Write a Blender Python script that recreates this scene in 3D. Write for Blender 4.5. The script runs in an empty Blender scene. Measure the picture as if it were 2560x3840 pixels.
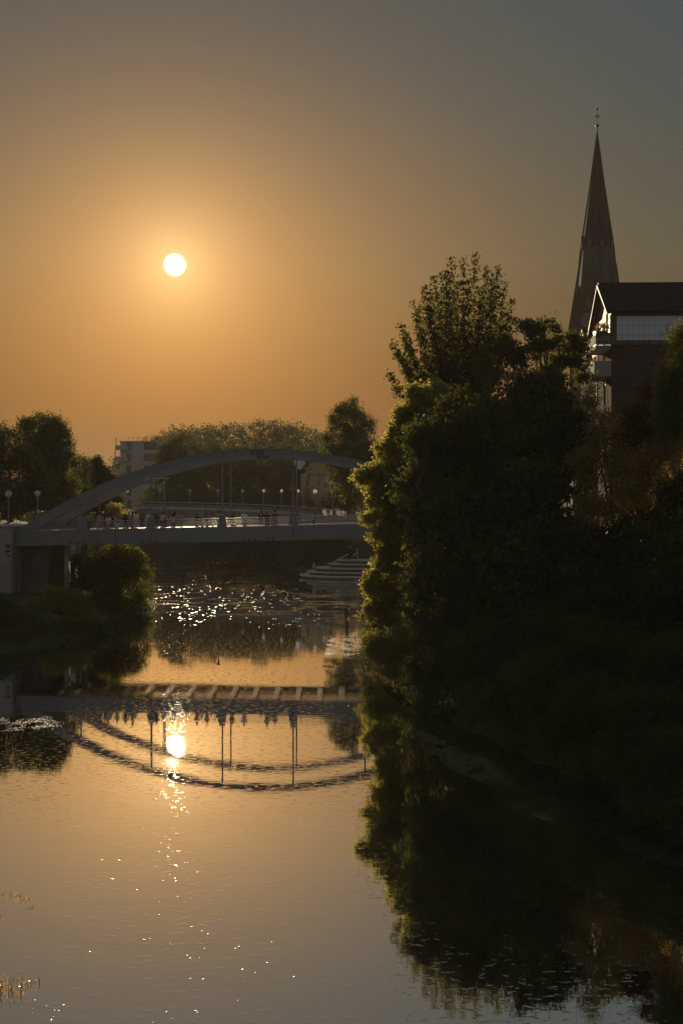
import bpy, bmesh, math, random
import numpy as np
from mathutils import Vector, Matrix

random.seed(7)
RNG = np.random.default_rng(11)
scene = bpy.context.scene
col = scene.collection

# ------------------------------------------------------------------ camera
F = 4267.0; CAM_H = 9.0; HOR = 1904.0
cam = bpy.data.cameras.new('camera'); cam_o = bpy.data.objects.new('camera', cam); col.objects.link(cam_o)
cam_o.location = (0, 0, CAM_H); cam_o.rotation_euler = (math.pi / 2, 0, 0)
cam.sensor_fit = 'VERTICAL'; cam.sensor_height = 36; cam.lens = 40; cam.shift_y = -16 / 3840
cam.clip_start = 0.3; cam.clip_end = 9000
scene.camera = cam_o

# ------------------------------------------------------------------ sun and sky
SUN = Vector((657 - 1280, F, HOR - 993)).normalized()
SUN_ELEV = math.asin(SUN.z); SUN_AZ = math.atan2(SUN.x, SUN.y)
sl = bpy.data.lights.new('sun', 'SUN'); sl.energy = 4.5; sl.angle = math.radians(0.6); sl.color = (1.0, 0.78, 0.50)
so = bpy.data.objects.new('sun', sl); col.objects.link(so)
so.rotation_euler = (-SUN).to_track_quat('-Z', 'Y').to_euler()

world = bpy.data.worlds.new('World'); scene.world = world; world.use_nodes = True
wt = world.node_tree; wt.nodes.clear()
def wn(t, **k):
    n = wt.nodes.new(t)
    for a, b in k.items(): setattr(n, a, b)
    return n
def wm(op, a, b=None):
    n = wn('ShaderNodeMath', operation=op)
    for i, v in enumerate((a, b)):
        if v is None: continue
        if isinstance(v, (int, float)): n.inputs[i].default_value = v
        else: wt.links.new(v, n.inputs[i])
    return n.outputs[0]
tc = wn('ShaderNodeTexCoord')
nrm = wn('ShaderNodeVectorMath', operation='NORMALIZE'); wt.links.new(tc.outputs['Generated'], nrm.inputs[0])
dt = wn('ShaderNodeVectorMath', operation='DOT_PRODUCT'); wt.links.new(nrm.outputs[0], dt.inputs[0]); dt.inputs[1].default_value = SUN
theta = wm('MULTIPLY', wm('ARCCOSINE', wm('MINIMUM', dt.outputs['Value'], 0.9999999)), 180 / math.pi)
sep = wn('ShaderNodeSeparateXYZ'); wt.links.new(nrm.outputs[0], sep.inputs[0])
elev = wm('MULTIPLY', wm('ARCSINE', sep.outputs[2]), 180 / math.pi)
def ramp(val, lo, hi, stops, interp='EASE'):
    mr = wn('ShaderNodeMapRange'); wt.links.new(val, mr.inputs[0]); mr.inputs[1].default_value = lo; mr.inputs[2].default_value = hi
    r = wn('ShaderNodeValToRGB'); r.color_ramp.interpolation = 'LINEAR' if interp == 'LINEAR' else interp
    e = r.color_ramp.elements
    while len(e) < len(stops): e.new(0.5)
    for el, (p, c) in zip(e, stops):
        el.position = (p - lo) / (hi - lo); el.color = (*c, 1)
    wt.links.new(mr.outputs[0], r.inputs[0])
    return r.outputs[0]
near_sky = ramp(elev, -5, 90, [(-5, (.030, .006, .001)), (0, (.030, .002, .000)), (5, (.040, .008, .000)), (12, (.053, .060, .044)),
                               (19, (.038, .060, .064)), (26, (.037, .058, .068)), (50, (.055, .076, .090)), (90, (.075, .098, .122))], 'LINEAR')
far_sky = ramp(elev, -5, 90, [(-5, (.060, .058, .060)), (8, (.11, .11, .118)), (30, (.098, .108, .122)), (90, (.075, .098, .122))], 'LINEAR')
mxs = wn('ShaderNodeMixRGB'); mr = wn('ShaderNodeMapRange'); mr.interpolation_type = 'SMOOTHSTEP'
wt.links.new(theta, mr.inputs[0]); mr.inputs[1].default_value = 28; mr.inputs[2].default_value = 110
wt.links.new(mr.outputs[0], mxs.inputs[0]); wt.links.new(near_sky, mxs.inputs[1]); wt.links.new(far_sky, mxs.inputs[2])
def glow(colr, scale, gate=None):
    e = wm('EXPONENT', wm('MULTIPLY', theta, -1.0 / scale))
    if gate is not None: e = wm('MULTIPLY', e, gate)
    v = wn('ShaderNodeVectorMath', operation='SCALE'); v.inputs[0].default_value = colr; wt.links.new(e, v.inputs['Scale'])
    return v.outputs[0]
gmr = wn('ShaderNodeMapRange'); wt.links.new(elev, gmr.inputs[0]); gmr.interpolation_type = 'SMOOTHSTEP'
for i, v in zip((1, 2, 3, 4), (8, 26, 1.0, .28)): gmr.inputs[i].default_value = v
def vadd(a, b):
    v = wn('ShaderNodeVectorMath', operation='ADD'); wt.links.new(a, v.inputs[0]); wt.links.new(b, v.inputs[1]); return v.outputs[0]
skyc = vadd(mxs.outputs[0], glow((.76, .315, .052), 7.8, gmr.outputs[0]))
skyc = vadd(skyc, glow((.52, .41, .22), 1.8))
dmr = wn('ShaderNodeMapRange'); wt.links.new(theta, dmr.inputs[0]); dmr.interpolation_type = 'SMOOTHSTEP'
for i, v in zip((1, 2, 3, 4), (.30, .60, 1.0, 0.0)): dmr.inputs[i].default_value = v
dsc = wn('ShaderNodeVectorMath', operation='SCALE'); dsc.inputs[0].default_value = (5, 4.3, 3.0); wt.links.new(dmr.outputs[0], dsc.inputs['Scale'])
skyc = vadd(skyc, dsc.outputs[0])
bgc = wn('ShaderNodeBackground'); wt.links.new(skyc, bgc.inputs[0]); bgc.inputs[1].default_value = 1.0
nish = wn('ShaderNodeTexSky'); nish.sky_type = 'NISHITA'; nish.sun_disc = False
nish.sun_elevation = SUN_ELEV; nish.sun_rotation = SUN_AZ; nish.dust_density = 5; nish.air_density = 2
ntint = wn('ShaderNodeMixRGB', blend_type='MULTIPLY'); ntint.inputs[0].default_value = 1; ntint.inputs[2].default_value = (.03, .03, .03, 1)
wt.links.new(nish.outputs[0], ntint.inputs[1])
bgn = wn('ShaderNodeBackground'); wt.links.new(ntint.outputs[0], bgn.inputs[0]); bgn.inputs[1].default_value = 0.05
ads = wn('ShaderNodeAddShader'); wt.links.new(bgc.outputs[0], ads.inputs[0]); wt.links.new(bgn.outputs[0], ads.inputs[1])
wo = wn('ShaderNodeOutputWorld'); wt.links.new(ads.outputs[0], wo.inputs[0])

scene.view_settings.view_transform = 'Standard'; scene.view_settings.look = 'None'
scene.view_settings.exposure = 0.12; scene.view_settings.gamma = 1; scene.view_settings.use_curve_mapping = False
scene.render.engine = 'CYCLES'
cy = scene.cycles
cy.use_denoising = True; cy.max_bounces = 7; cy.diffuse_bounces = 2; cy.glossy_bounces = 5; cy.transmission_bounces = 3
cy.transparent_max_bounces = 8; cy.volume_bounces = 0; cy.sample_clamp_indirect = 4; cy.sample_clamp_direct = 40.0
cy.caustics_reflective = True; cy.caustics_refractive = False; cy.blur_glossy = 0.2

HAZE_D = 0.0002
# ------------------------------------------------------------------ helpers
def P(x, y, d):
    """world point seen at photo pixel x, y (2560 x 3840) when it stands d metres down the river"""
    return Vector(((x - 1280) * d / F, d, CAM_H - (y - HOR) * d / F))
def mpp(d): return d / F

def mat(name, base, rough=.7, metal=0, var=.0, scale=3.0, bump=0.0, bscale=None, spec=.12, col2=None, trans=0.0, stretch=(1, 1, 1), coat=0):
    m = bpy.data.materials.new(name); m.use_nodes = True
    nt = m.node_tree; b = nt.nodes['Principled BSDF']
    b.inputs['Roughness'].default_value = rough; b.inputs['Metallic'].default_value = metal
    b.inputs['Specular IOR Level'].default_value = spec; b.inputs['Coat Weight'].default_value = coat
    b.inputs['Base Color'].default_value = (*base, 1)
    tcn = nt.nodes.new('ShaderNodeTexCoord'); mp = nt.nodes.new('ShaderNodeMapping'); mp.inputs['Scale'].default_value = stretch
    nt.links.new(tcn.outputs['Object'], mp.inputs[0])
    if var > 0 or col2:
        nz = nt.nodes.new('ShaderNodeTexNoise'); nz.inputs['Scale'].default_value = scale; nz.inputs['Detail'].default_value = 6
        nt.links.new(mp.outputs[0], nz.inputs[0])
        rp = nt.nodes.new('ShaderNodeValToRGB'); nt.links.new(nz.outputs[0], rp.inputs[0])
        c2 = col2 or tuple(max(0, c * (1 - var)) for c in base)
        c1 = base if col2 else tuple(min(1, c * (1 + var)) for c in base)
        rp.color_ramp.elements[0].position = .32; rp.color_ramp.elements[0].color = (*c2, 1)
        rp.color_ramp.elements[1].position = .68; rp.color_ramp.elements[1].color = (*c1, 1)
        nt.links.new(rp.outputs[0], b.inputs['Base Color'])
    if bump > 0:
        n2 = nt.nodes.new('ShaderNodeTexNoise'); n2.inputs['Scale'].default_value = bscale or scale * 6; n2.inputs['Detail'].default_value = 5
        nt.links.new(mp.outputs[0], n2.inputs[0])
        bp = nt.nodes.new('ShaderNodeBump'); bp.inputs['Strength'].default_value = bump; bp.inputs['Distance'].default_value = .05
        nt.links.new(n2.outputs[0], bp.inputs['Height']); nt.links.new(bp.outputs[0], b.inputs['Normal'])
    return m

def leaf_mat(name, base, base2, tcol, twt=.45, gloss=.12, rough=.45):
    m = bpy.data.materials.new(name); m.use_nodes = True
    nt = m.node_tree; nt.nodes.clear(); L = nt.links.new
    out = nt.nodes.new('ShaderNodeOutputMaterial')
    geo = nt.nodes.new('ShaderNodeNewGeometry')
    mx = nt.nodes.new('ShaderNodeMixRGB'); mx.inputs[1].default_value = (*base, 1); mx.inputs[2].default_value = (*base2, 1)
    nz = nt.nodes.new('ShaderNodeTexNoise'); nz.inputs['Scale'].default_value = .45; nz.inputs['Detail'].default_value = 3
    L(geo.outputs['Position'], nz.inputs[0])
    ad = nt.nodes.new('ShaderNodeMath'); ad.operation = 'ADD'
    wnz = nt.nodes.new('ShaderNodeTexNoise'); wnz.inputs['Scale'].default_value = 9
    L(geo.outputs['Position'], wnz.inputs[0])
    sb = nt.nodes.new('ShaderNodeMath'); sb.operation = 'MULTIPLY_ADD'; sb.inputs[1].default_value = 2.2; sb.inputs[2].default_value = -1.6
    L(nz.outputs[0], sb.inputs[0]); L(sb.outputs[0], ad.inputs[0]); L(wnz.outputs[0], ad.inputs[1]); ad.use_clamp = True
    L(ad.outputs[0], mx.inputs[0])
    df = nt.nodes.new('ShaderNodeBsdfDiffuse'); L(mx.outputs[0], df.inputs[0])
    tr = nt.nodes.new('ShaderNodeBsdfTranslucent'); tr.inputs[0].default_value = (*tcol, 1)
    m1 = nt.nodes.new('ShaderNodeMixShader'); m1.inputs[0].default_value = twt; L(df.outputs[0], m1.inputs[1]); L(tr.outputs[0], m1.inputs[2])
    gl = nt.nodes.new('ShaderNodeBsdfGlossy'); gl.inputs['Roughness'].default_value = rough; gl.inputs[0].default_value = (.5, .5, .5, 1)
    m2 = nt.nodes.new('ShaderNodeMixShader'); m2.inputs[0].default_value = gloss; L(m1.outputs[0], m2.inputs[1]); L(gl.outputs[0], m2.inputs[2])
    L(m2.outputs[0], out.inputs[0])
    return m

def tag(o, label=None, cat=None, group=None, kind=None):
    if label: o['label'] = label
    if cat: o['category'] = cat
    if group: o['group'] = group
    if kind: o['kind'] = kind
    return o
def link_mesh(name, me, m=None, parent=None, loc=None):
    o = bpy.data.objects.new(name, me); col.objects.link(o)
    if m is not None and len(me.materials) == 0: me.materials.append(m)
    if parent is not None: o.parent = parent
    if loc is not None: o.location = loc
    return o
def thing(name, label, cat, loc=(0, 0, 0), rz=0, group=None):
    o = bpy.data.objects.new(name, None); col.objects.link(o); o.location = loc; o.rotation_euler = (0, 0, rz); o.empty_display_size = .3
    return tag(o, label, cat, group)
def rel(parent, p): return Vector(p) - Vector(parent.location)

class MB:
    def __init__(s): s.v = []; s.f = []
    def box(s, c, size, rz=0, rx=0, ry=0):
        M = Matrix.Translation(Vector(c)) @ Matrix.Rotation(rz, 4, 'Z') @ Matrix.Rotation(ry, 4, 'Y') @ Matrix.Rotation(rx, 4, 'X')
        n = len(s.v); hx, hy, hz = (q / 2 for q in size)
        for x, y, z in ((-1,-1,-1),(1,-1,-1),(1,1,-1),(-1,1,-1),(-1,-1,1),(1,-1,1),(1,1,1),(-1,1,1)):
            s.v.append(M @ Vector((x * hx, y * hy, z * hz)))
        for f in ((0,3,2,1),(4,5,6,7),(0,1,5,4),(1,2,6,5),(2,3,7,6),(3,0,4,7)): s.f.append(tuple(n + i for i in f))
        return s
    def prism(s, poly, vec):
        n = len(s.v); k = len(poly); vec = Vector(vec)
        s.v += [Vector(p) for p in poly] + [Vector(p) + vec for p in poly]
        s.f.append(tuple(n + i for i in reversed(range(k)))); s.f.append(tuple(n + k + i for i in range(k)))
        for i in range(k):
            j = (i + 1) % k; s.f.append((n + i, n + j, n + k + j, n + k + i))
        return s
    def tube(s, pts, radii, seg=6, cap=True):
        pts = [Vector(p) for p in pts]
        if isinstance(radii, (int, float)): radii = [radii] * len(pts)
        n = len(s.v); up = None
        for i, p in enumerate(pts):
            t = (pts[min(i + 1, len(pts) - 1)] - pts[max(i - 1, 0)])
            t = t.normalized() if t.length > 1e-9 else Vector((0, 0, 1))
            if up is None: a = t.orthogonal().normalized()
            else:
                a = up - t * up.dot(t); a = a.normalized() if a.length > 1e-6 else t.orthogonal().normalized()
            up = a; b = t.cross(a)
            for k in range(seg):
                an = 2 * math.pi * k / seg; s.v.append(p + (a * math.cos(an) + b * math.sin(an)) * radii[i])
        for i in range(len(pts) - 1):
            for k in range(seg):
                k2 = (k + 1) % seg; s.f.append((n + i * seg + k, n + i * seg + k2, n + (i + 1) * seg + k2, n + (i + 1) * seg + k))
        if cap:
            s.f.append(tuple(n + k for k in reversed(range(seg)))); m = n + (len(pts) - 1) * seg; s.f.append(tuple(m + k for k in range(seg)))
        return s
    def lathe(s, prof, c=(0, 0, 0), seg=16):
        n = len(s.v); c = Vector(c)
        for r, z in prof:
            for k in range(seg):
                an = 2 * math.pi * (k + .5) / seg; s.v.append(c + Vector((r * math.cos(an), r * math.sin(an), z)))
        for i in range(len(prof) - 1):
            for k in range(seg):
                k2 = (k + 1) % seg; s.f.append((n + i * seg + k, n + i * seg + k2, n + (i + 1) * seg + k2, n + (i + 1) * seg + k))
        s.f.append(tuple(n + k for k in reversed(range(seg)))); m = n + (len(prof) - 1) * seg; s.f.append(tuple(m + k for k in range(seg)))
        return s
    def mesh(s, name, smooth=False):
        me = bpy.data.meshes.new(name); me.from_pydata([tuple(v) for v in s.v], [], s.f)
        if smooth: me.polygons.foreach_set('use_smooth', [True] * len(me.polygons))
        me.update(); return me
    def build(s, name, m, parent=None, smooth=False, loc=None):
        return link_mesh(name, s.mesh(name, smooth), m, parent, loc)
def sphere_prof(r, z0=0, n=8):
    return [(max(1e-4, r * math.sin(math.pi * i / n)), z0 - r * math.cos(math.pi * i / n)) for i in range(n + 1)]

def quads_mesh(name, V):
    """V: (n,4,3) array of quads"""
    n = len(V); me = bpy.data.meshes.new(name)
    me.vertices.add(n * 4); me.vertices.foreach_set('co', V.astype(np.float32).ravel())
    me.loops.add(n * 4); me.loops.foreach_set('vertex_index', np.arange(n * 4, dtype=np.int32))
    me.polygons.add(n); me.polygons.foreach_set('loop_start', np.arange(0, n * 4, 4, dtype=np.int32))
    me.update(); return me
def leaf_quads(pts, size, aspect=.55, droop=0.0, var=.35, flat=.0):
    n = len(pts); a = RNG.normal(size=(n, 3)); a[:, 2] -= droop
    a /= np.linalg.norm(a, axis=1)[:, None] + 1e-9
    b = RNG.normal(size=(n, 3)); b -= a * (a * b).sum(1)[:, None]; b /= np.linalg.norm(b, axis=1)[:, None] + 1e-9
    L = size * (1 + var * RNG.uniform(-1, 1, n))[:, None]; a = a * L * .5; b = b * L * aspect * .5
    return np.stack([pts - a, pts + b * 1.0 - a * .1, pts + a, pts - b * 1.0 - a * .1], axis=1)
def lobe_points(lobes, n, cluster=22, sig=.30, inner=.45, droop=0.0):
    """clumps of leaf positions spread through ellipsoid lobes, mostly near their outside"""
    L = np.array(lobes, float); w = (L[:, 3] * L[:, 5]) ** 1.0; w /= w.sum()
    nc = max(1, n // cluster); idx = RNG.choice(len(L), nc, p=w)
    d = RNG.normal(size=(nc, 3)); d /= np.linalg.norm(d, axis=1)[:, None]
    bumpy = 1 + .16 * np.sin(d[:, 0] * 5 + idx * 1.7) * np.sin(d[:, 2] * 6 + idx) + .10 * np.sin(d[:, 1] * 11 + d[:, 2] * 9 + idx * .6)
    r = (inner + (1 - inner) * RNG.uniform(0, 1, nc) ** .6) * bumpy * (1 + .07 * RNG.normal(size=nc))
    c = L[idx, :3] + d * r[:, None] * L[idx, 3:6]
    c = np.repeat(c, cluster, axis=0); ax = np.repeat(d, cluster, axis=0)
    off = RNG.normal(size=c.shape) * sig; along = RNG.uniform(-1.6, 1.3, len(c))[:, None] * sig
    off = off * .75 + ax * along; off[:, 2] *= (.8 + droop); off[:, 2] -= droop * np.abs(RNG.normal(size=len(c))) * sig * 2
    return c + off

def lobes_px(spec, depth=1.0):
    """(x, y, d, rx, ry) in photo pixels at distance d -> metric ellipsoids"""
    out = []
    for q in spec:
        x, y, d, rx = q[:4]; ry = q[4] if len(q) > 4 else rx
        p = P(x, y, d); s = mpp(d); out.append((p.x, p.y, p.z, rx * s, rx * s * depth, ry * s))
    return out

# ------------------------------------------------------------------ materials
M = {}
M['bark'] = mat('bark', (.06, .045, .035), .9, var=.35, scale=6, bump=.5, stretch=(1, 1, .3))
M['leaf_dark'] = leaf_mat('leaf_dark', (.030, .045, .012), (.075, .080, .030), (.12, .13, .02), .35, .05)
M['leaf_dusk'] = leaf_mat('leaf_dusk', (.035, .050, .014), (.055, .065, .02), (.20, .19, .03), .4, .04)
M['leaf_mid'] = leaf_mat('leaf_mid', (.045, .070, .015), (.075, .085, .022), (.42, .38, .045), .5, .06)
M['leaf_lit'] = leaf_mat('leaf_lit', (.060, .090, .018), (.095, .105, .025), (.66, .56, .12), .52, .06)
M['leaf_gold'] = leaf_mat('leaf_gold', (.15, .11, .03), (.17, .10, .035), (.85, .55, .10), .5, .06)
M['leaf_rust'] = leaf_mat('leaf_rust', (.06, .03, .015), (.07, .035, .018), (.22, .08, .03), .5, .05)
M['steel'] = mat('painted_steel', (.21, .205, .21), .5, spec=.3, var=.10, scale=.8, bump=.03, bscale=30)
M['steel_dark'] = mat('painted_steel_dark', (.13, .12, .12), .5, var=.2, scale=1.2)
M['rail'] = mat('stainless_rail', (.55, .53, .50), .28, metal=1.0)
M['gloss_steel'] = mat('underside_bounce_tone', (.85, .80, .70), .22, metal=.95, var=.1, scale=2)  # pale metallic tone stands in for sunlight bounced up off the water
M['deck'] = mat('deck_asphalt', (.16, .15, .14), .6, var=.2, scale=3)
M['soffit'] = mat('deck_soffit', (.80, .58, .32), .26, metal=.9, var=.35, scale=1.5, stretch=(1, .3, 1))  # golden colour paints in the glow of sunlit water under the deck
M['concrete'] = mat('concrete', (.32, .30, .28), .85, var=.22, scale=.9, bump=.2, bscale=12, stretch=(1, 1, .35))
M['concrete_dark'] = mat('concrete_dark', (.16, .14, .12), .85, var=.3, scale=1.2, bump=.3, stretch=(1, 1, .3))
M['concrete_pale'] = mat('concrete_pale', (.42, .40, .36), .7, var=.15, scale=1.4, bump=.15)
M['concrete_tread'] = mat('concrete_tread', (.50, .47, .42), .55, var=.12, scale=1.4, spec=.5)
M['brick'] = mat('red_brick', (.16, .065, .045), .85, var=.25, scale=2.0)
M['white'] = mat('white_paint', (.72, .74, .78), .5, var=.05, scale=2)
M['dark_glass'] = mat('dark_glass', (.02, .022, .025), .08, spec=.8)
M['copper'] = mat('copper_green', (.055, .068, .058), .85, var=.5, scale=.9, stretch=(1.5, 1.5, .08), spec=.2)
M['slate'] = mat('slate_roof', (.028, .022, .020), .9, spec=.08, var=.45, scale=.8, stretch=(1, 1, .25))
M['church_brick'] = mat('church_brick', (.10, .065, .05), .9, spec=.1, var=.3, scale=.35)
M['tile'] = mat('clay_tile', (.050, .036, .030), .6, var=.3, scale=5)
M['wood'] = mat('brown_boards', (.20, .12, .075), .6, var=.25, scale=3, stretch=(1, 1, .3))
M['iron'] = mat('dark_iron', (.03, .028, .026), .5, metal=.6)
M['render_wall'] = mat('pale_render', (.45, .40, .36), .9, var=.08, scale=.5)
M['yellow_wall'] = mat('yellow_render', (.50, .36, .20), .9, var=.1, scale=.5)
M['grey_metal'] = mat('grey_metal', (.25, .24, .23), .4, metal=.7)
M['soil'] = mat('soil_and_grass', (.050, .050, .022), .95, var=.4, scale=.6, bump=.6, bscale=4)
M['asphalt'] = mat('asphalt', (.05, .05, .05), .8, var=.15, scale=2)

# ------------------------------------------------------------------ ground, water
LEFT = [(-60, -90), (-45, 15), (-31, 50), (-23.5, 66), (-18, 78), (-15.6, 90), (-17, 104), (-22, 125), (-31, 150), (-48, 178), (-110, 205), (-700, 240)]
RIGHT = [(24, -90), (14.5, 8), (10.6, 28), (8.9, 35), (6.9, 41), (4.6, 48), (3.0, 58), (2.6, 75), (2.8, 97), (2.6, 118), (4.0, 136), (5.0, 150), (-3.5, 157), (-8, 168), (-9, 190), (-15, 212), (-42, 236), (-120, 262), (-700, 300)]
def seg_dist(px, py, pts):
    best = np.full(px.shape, 1e9)
    for (x0, y0), (x1, y1) in zip(pts[:-1], pts[1:]):
        dx, dy = x1 - x0, y1 - y0; t = np.clip(((px - x0) * dx + (py - y0) * dy) / (dx * dx + dy * dy), 0, 1)
        best = np.minimum(best, np.hypot(px - x0 - t * dx, py - y0 - t * dy))
    return best
def inside(px, py, poly):
    c = np.zeros(px.shape, bool); n = len(poly)
    for i in range(n):
        x0, y0 = poly[i]; x1, y1 = poly[(i + 1) % n]
        cond = (y0 > py) != (y1 > py)
        with np.errstate(divide='ignore', invalid='ignore'):
            xi = (x1 - x0) * (py - y0) / (y1 - y0 if y1 != y0 else 1e-9) + x0
        c ^= cond & (px < xi)
    return c
RIVER = LEFT + RIGHT[::-1]
def sst(x, a, b):
    t = np.clip((x - a) / (b - a), 0, 1); return t * t * (3 - 2 * t)
def ground_z(x, y):
    x = np.asarray(x, float); y = np.asarray(y, float)
    dl = seg_dist(x, y, LEFT); dr = seg_dist(x, y, RIGHT); ins = inside(x, y, RIVER)
    d = np.minimum(dl, dr); left = dl < dr
    zl_low = .25 + 1.9 * sst(d, 0, 7) + 5.2 * sst(d, 24, 34)
    zl_high = .25 + 1.9 * sst(d, 0, 5) + 5.2 * sst(d, 6, 12)
    k = sst(y, 96, 108); zl = zl_low * (1 - k) + zl_high * k
    zr = .25 + 1.3 * sst(d, 0, 4) + 6.2 * sst(d, 3, 15)
    kf = sst(y, 150, 200); zr = zr * (1 - kf) + kf * (.3 + 7.4 * sst(d, 0, 9))
    z = np.where(left, zl, zr) + .22 * np.sin(x * .7 + y * .3) * np.sin(y * .5) * np.clip(d / 3, 0, 1) * (d < 30)
    z = np.where(ins, -.15 - 1.3 * np.clip(d / 3, 0, 1), z)
    return z
def gz(x, y): return float(ground_z(np.array([x]), np.array([y]))[0])
def axis(dense0, dense1, step, lo, hi, grow=1.25):
    a = list(np.arange(dense0, dense1 + 1e-6, step)); s = step; v = dense1
    while v < hi: s *= grow; v = min(hi, v + s); a.append(v)
    s = step; v = dense0; pre = []
    while v > lo: s *= grow; v = max(lo, v - s); pre.append(v)
    return np.array(pre[::-1] + a)
gx = axis(-50, 32, 1.0, -1650, 1650); gy = axis(-20, 250, 1.3, -120, 1680)
GX, GY = np.meshgrid(gx, gy); GZ = ground_z(GX, GY)
me = bpy.data.meshes.new('ground'); nx, ny = len(gx), len(gy)
vv = np.stack([GX, GY, GZ], -1).reshape(-1, 3)
ii = np.arange(nx * ny).reshape(ny, nx); ff = np.stack([ii[:-1, :-1], ii[:-1, 1:], ii[1:, 1:], ii[1:, :-1]], -1).reshape(-1, 4)
me.from_pydata(vv.tolist(), [], ff.tolist()); me.polygons.foreach_set('use_smooth', [True] * len(me.polygons)); me.update()
tag(link_mesh('ground', me, M['soil']), kind='structure')

wm_ = bpy.data.materials.new('river_water'); wm_.use_nodes = True
nt = wm_.node_tree; nt.nodes.clear(); LK = nt.links.new
def nn(t, **k):
    n = nt.nodes.new(t)
    for a, b in k.items(): setattr(n, a, b)
    return n
out = nn('ShaderNodeOutputMaterial'); tcn = nn('ShaderNodeTexCoord')
def noise(scale, stretch, detail=3, dist=0.0, rough=.5):
    mp = nn('ShaderNodeMapping'); mp.inputs['Scale'].default_value = stretch; LK(tcn.outputs['Object'], mp.inputs[0])
    n = nn('ShaderNodeTexNoise'); n.inputs['Scale'].default_value = scale; n.inputs['Detail'].default_value = detail
    n.inputs['Distortion'].default_value = dist; n.inputs['Roughness'].default_value = rough
    LK(mp.outputs[0], n.inputs[0]); return n.outputs[0]
def mth(op, a, b=None, c=None, clamp=False):
    n = nn('ShaderNodeMath', operation=op); n.use_clamp = clamp
    for i, v in enumerate((a, b, c)):
        if v is None: continue
        if isinstance(v, (int, float)): n.inputs[i].default_value = v
        else: LK(v, n.inputs[i])
    return n.outputs[0]
def mrange(v, a, b, c, d):
    n = nn('ShaderNodeMapRange', interpolation_type='SMOOTHSTEP'); LK(v, n.inputs[0])
    for i, q in zip((1, 2, 3, 4), (a, b, c, d)): n.inputs[i].default_value = q
    return n.outputs[0]
sx = nn('ShaderNodeSeparateXYZ'); LK(tcn.outputs['Object'], sx.inputs[0])
choppy = mrange(sx.outputs[1], 84, 108, 0, 1)
patch = mrange(noise(.12, (1, .8, 1), 4, .6), .42, .62, 0, 1)
swell = noise(.55, (.45, 1, 1), 3)
rip = noise(4.0, (.4, 1, 1), 4, .3)
fine = noise(16, (.5, 1, 1), 2)
amp = mth('ADD', mth('MULTIPLY_ADD', patch, .9, .75), mth('MULTIPLY', mth('MULTIPLY', choppy, mrange(noise(.30, (.8, .9, 1), 5, 1.2), .50, .62, .06, 1.0)), 32.0))
spot = mrange(noise(6.5, (.6, 1, 1), 2), .58, .70, 0, 1)
glit = mth('MULTIPLY', mth('MULTIPLY', spot, noise(22, (.8, 1, 1), 1)), .0016)
h = mth('ADD', mth('ADD', mth('MULTIPLY', swell, .0022), glit), mth('MULTIPLY', mth('ADD', mth('MULTIPLY', rip, .0006), mth('MULTIPLY', fine, .00012)), amp))
bp = nn('ShaderNodeBump'); bp.inputs['Strength'].default_value = 1; bp.inputs['Distance'].default_value = 1.0; LK(h, bp.inputs['Height'])
g1 = nn('ShaderNodeBsdfGlossy', distribution='BECKMANN'); g1.inputs['Roughness'].default_value = .012; g1.inputs[0].default_value = (1, 1, 1, 1); LK(bp.outputs[0], g1.inputs['Normal'])
g2 = nn('ShaderNodeBsdfGlossy', distribution='BECKMANN'); g2.inputs['Roughness'].default_value = .36; g2.inputs[0].default_value = (.9, .9, .9, 1); LK(bp.outputs[0], g2.inputs['Normal'])
mg = nn('ShaderNodeMixShader'); mg.inputs[0].default_value = .0; LK(g1.outputs[0], mg.inputs[1]); LK(g2.outputs[0], mg.inputs[2])
df = nn('ShaderNodeBsdfDiffuse'); df.inputs[0].default_value = (.020, .016, .008, 1)
lw = nn('ShaderNodeFresnel'); lw.inputs['IOR'].default_value = 1.9; LK(bp.outputs[0], lw.inputs['Normal'])
fac = mth('MULTIPLY_ADD', lw.outputs[0], .06, .94, True)
mw = nn('ShaderNodeMixShader'); LK(fac, mw.inputs[0]); LK(df.outputs[0], mw.inputs[1]); LK(mg.outputs[0], mw.inputs[2])
LK(mw.outputs[0], out.inputs[0])
wme = bpy.data.meshes.new('river_water')
wme.from_pydata([(-720, -110, 0), (70, -110, 0), (70, 330, 0), (-720, 330, 0)], [], [(0, 1, 2, 3)])
tag(link_mesh('river_water', wme, wm_), kind='structure')

hz = bpy.data.materials.new('haze'); hz.use_nodes = True; hn = hz.node_tree; hn.nodes.clear()
ho = hn.nodes.new('ShaderNodeOutputMaterial'); hv = hn.nodes.new('ShaderNodeVolumePrincipled')
hv.inputs['Density'].default_value = HAZE_D; hv.inputs['Anisotropy'].default_value = .1; hv.inputs['Color'].default_value = (.95, .88, .76, 1)
hn.links.new(hv.outputs[0], ho.inputs['Volume'])
if HAZE_D > 0:
    tag(MB().box((0, 780, 41.5), (3400, 1840, 90)).build('haze', hz), kind='stuff')

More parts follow.
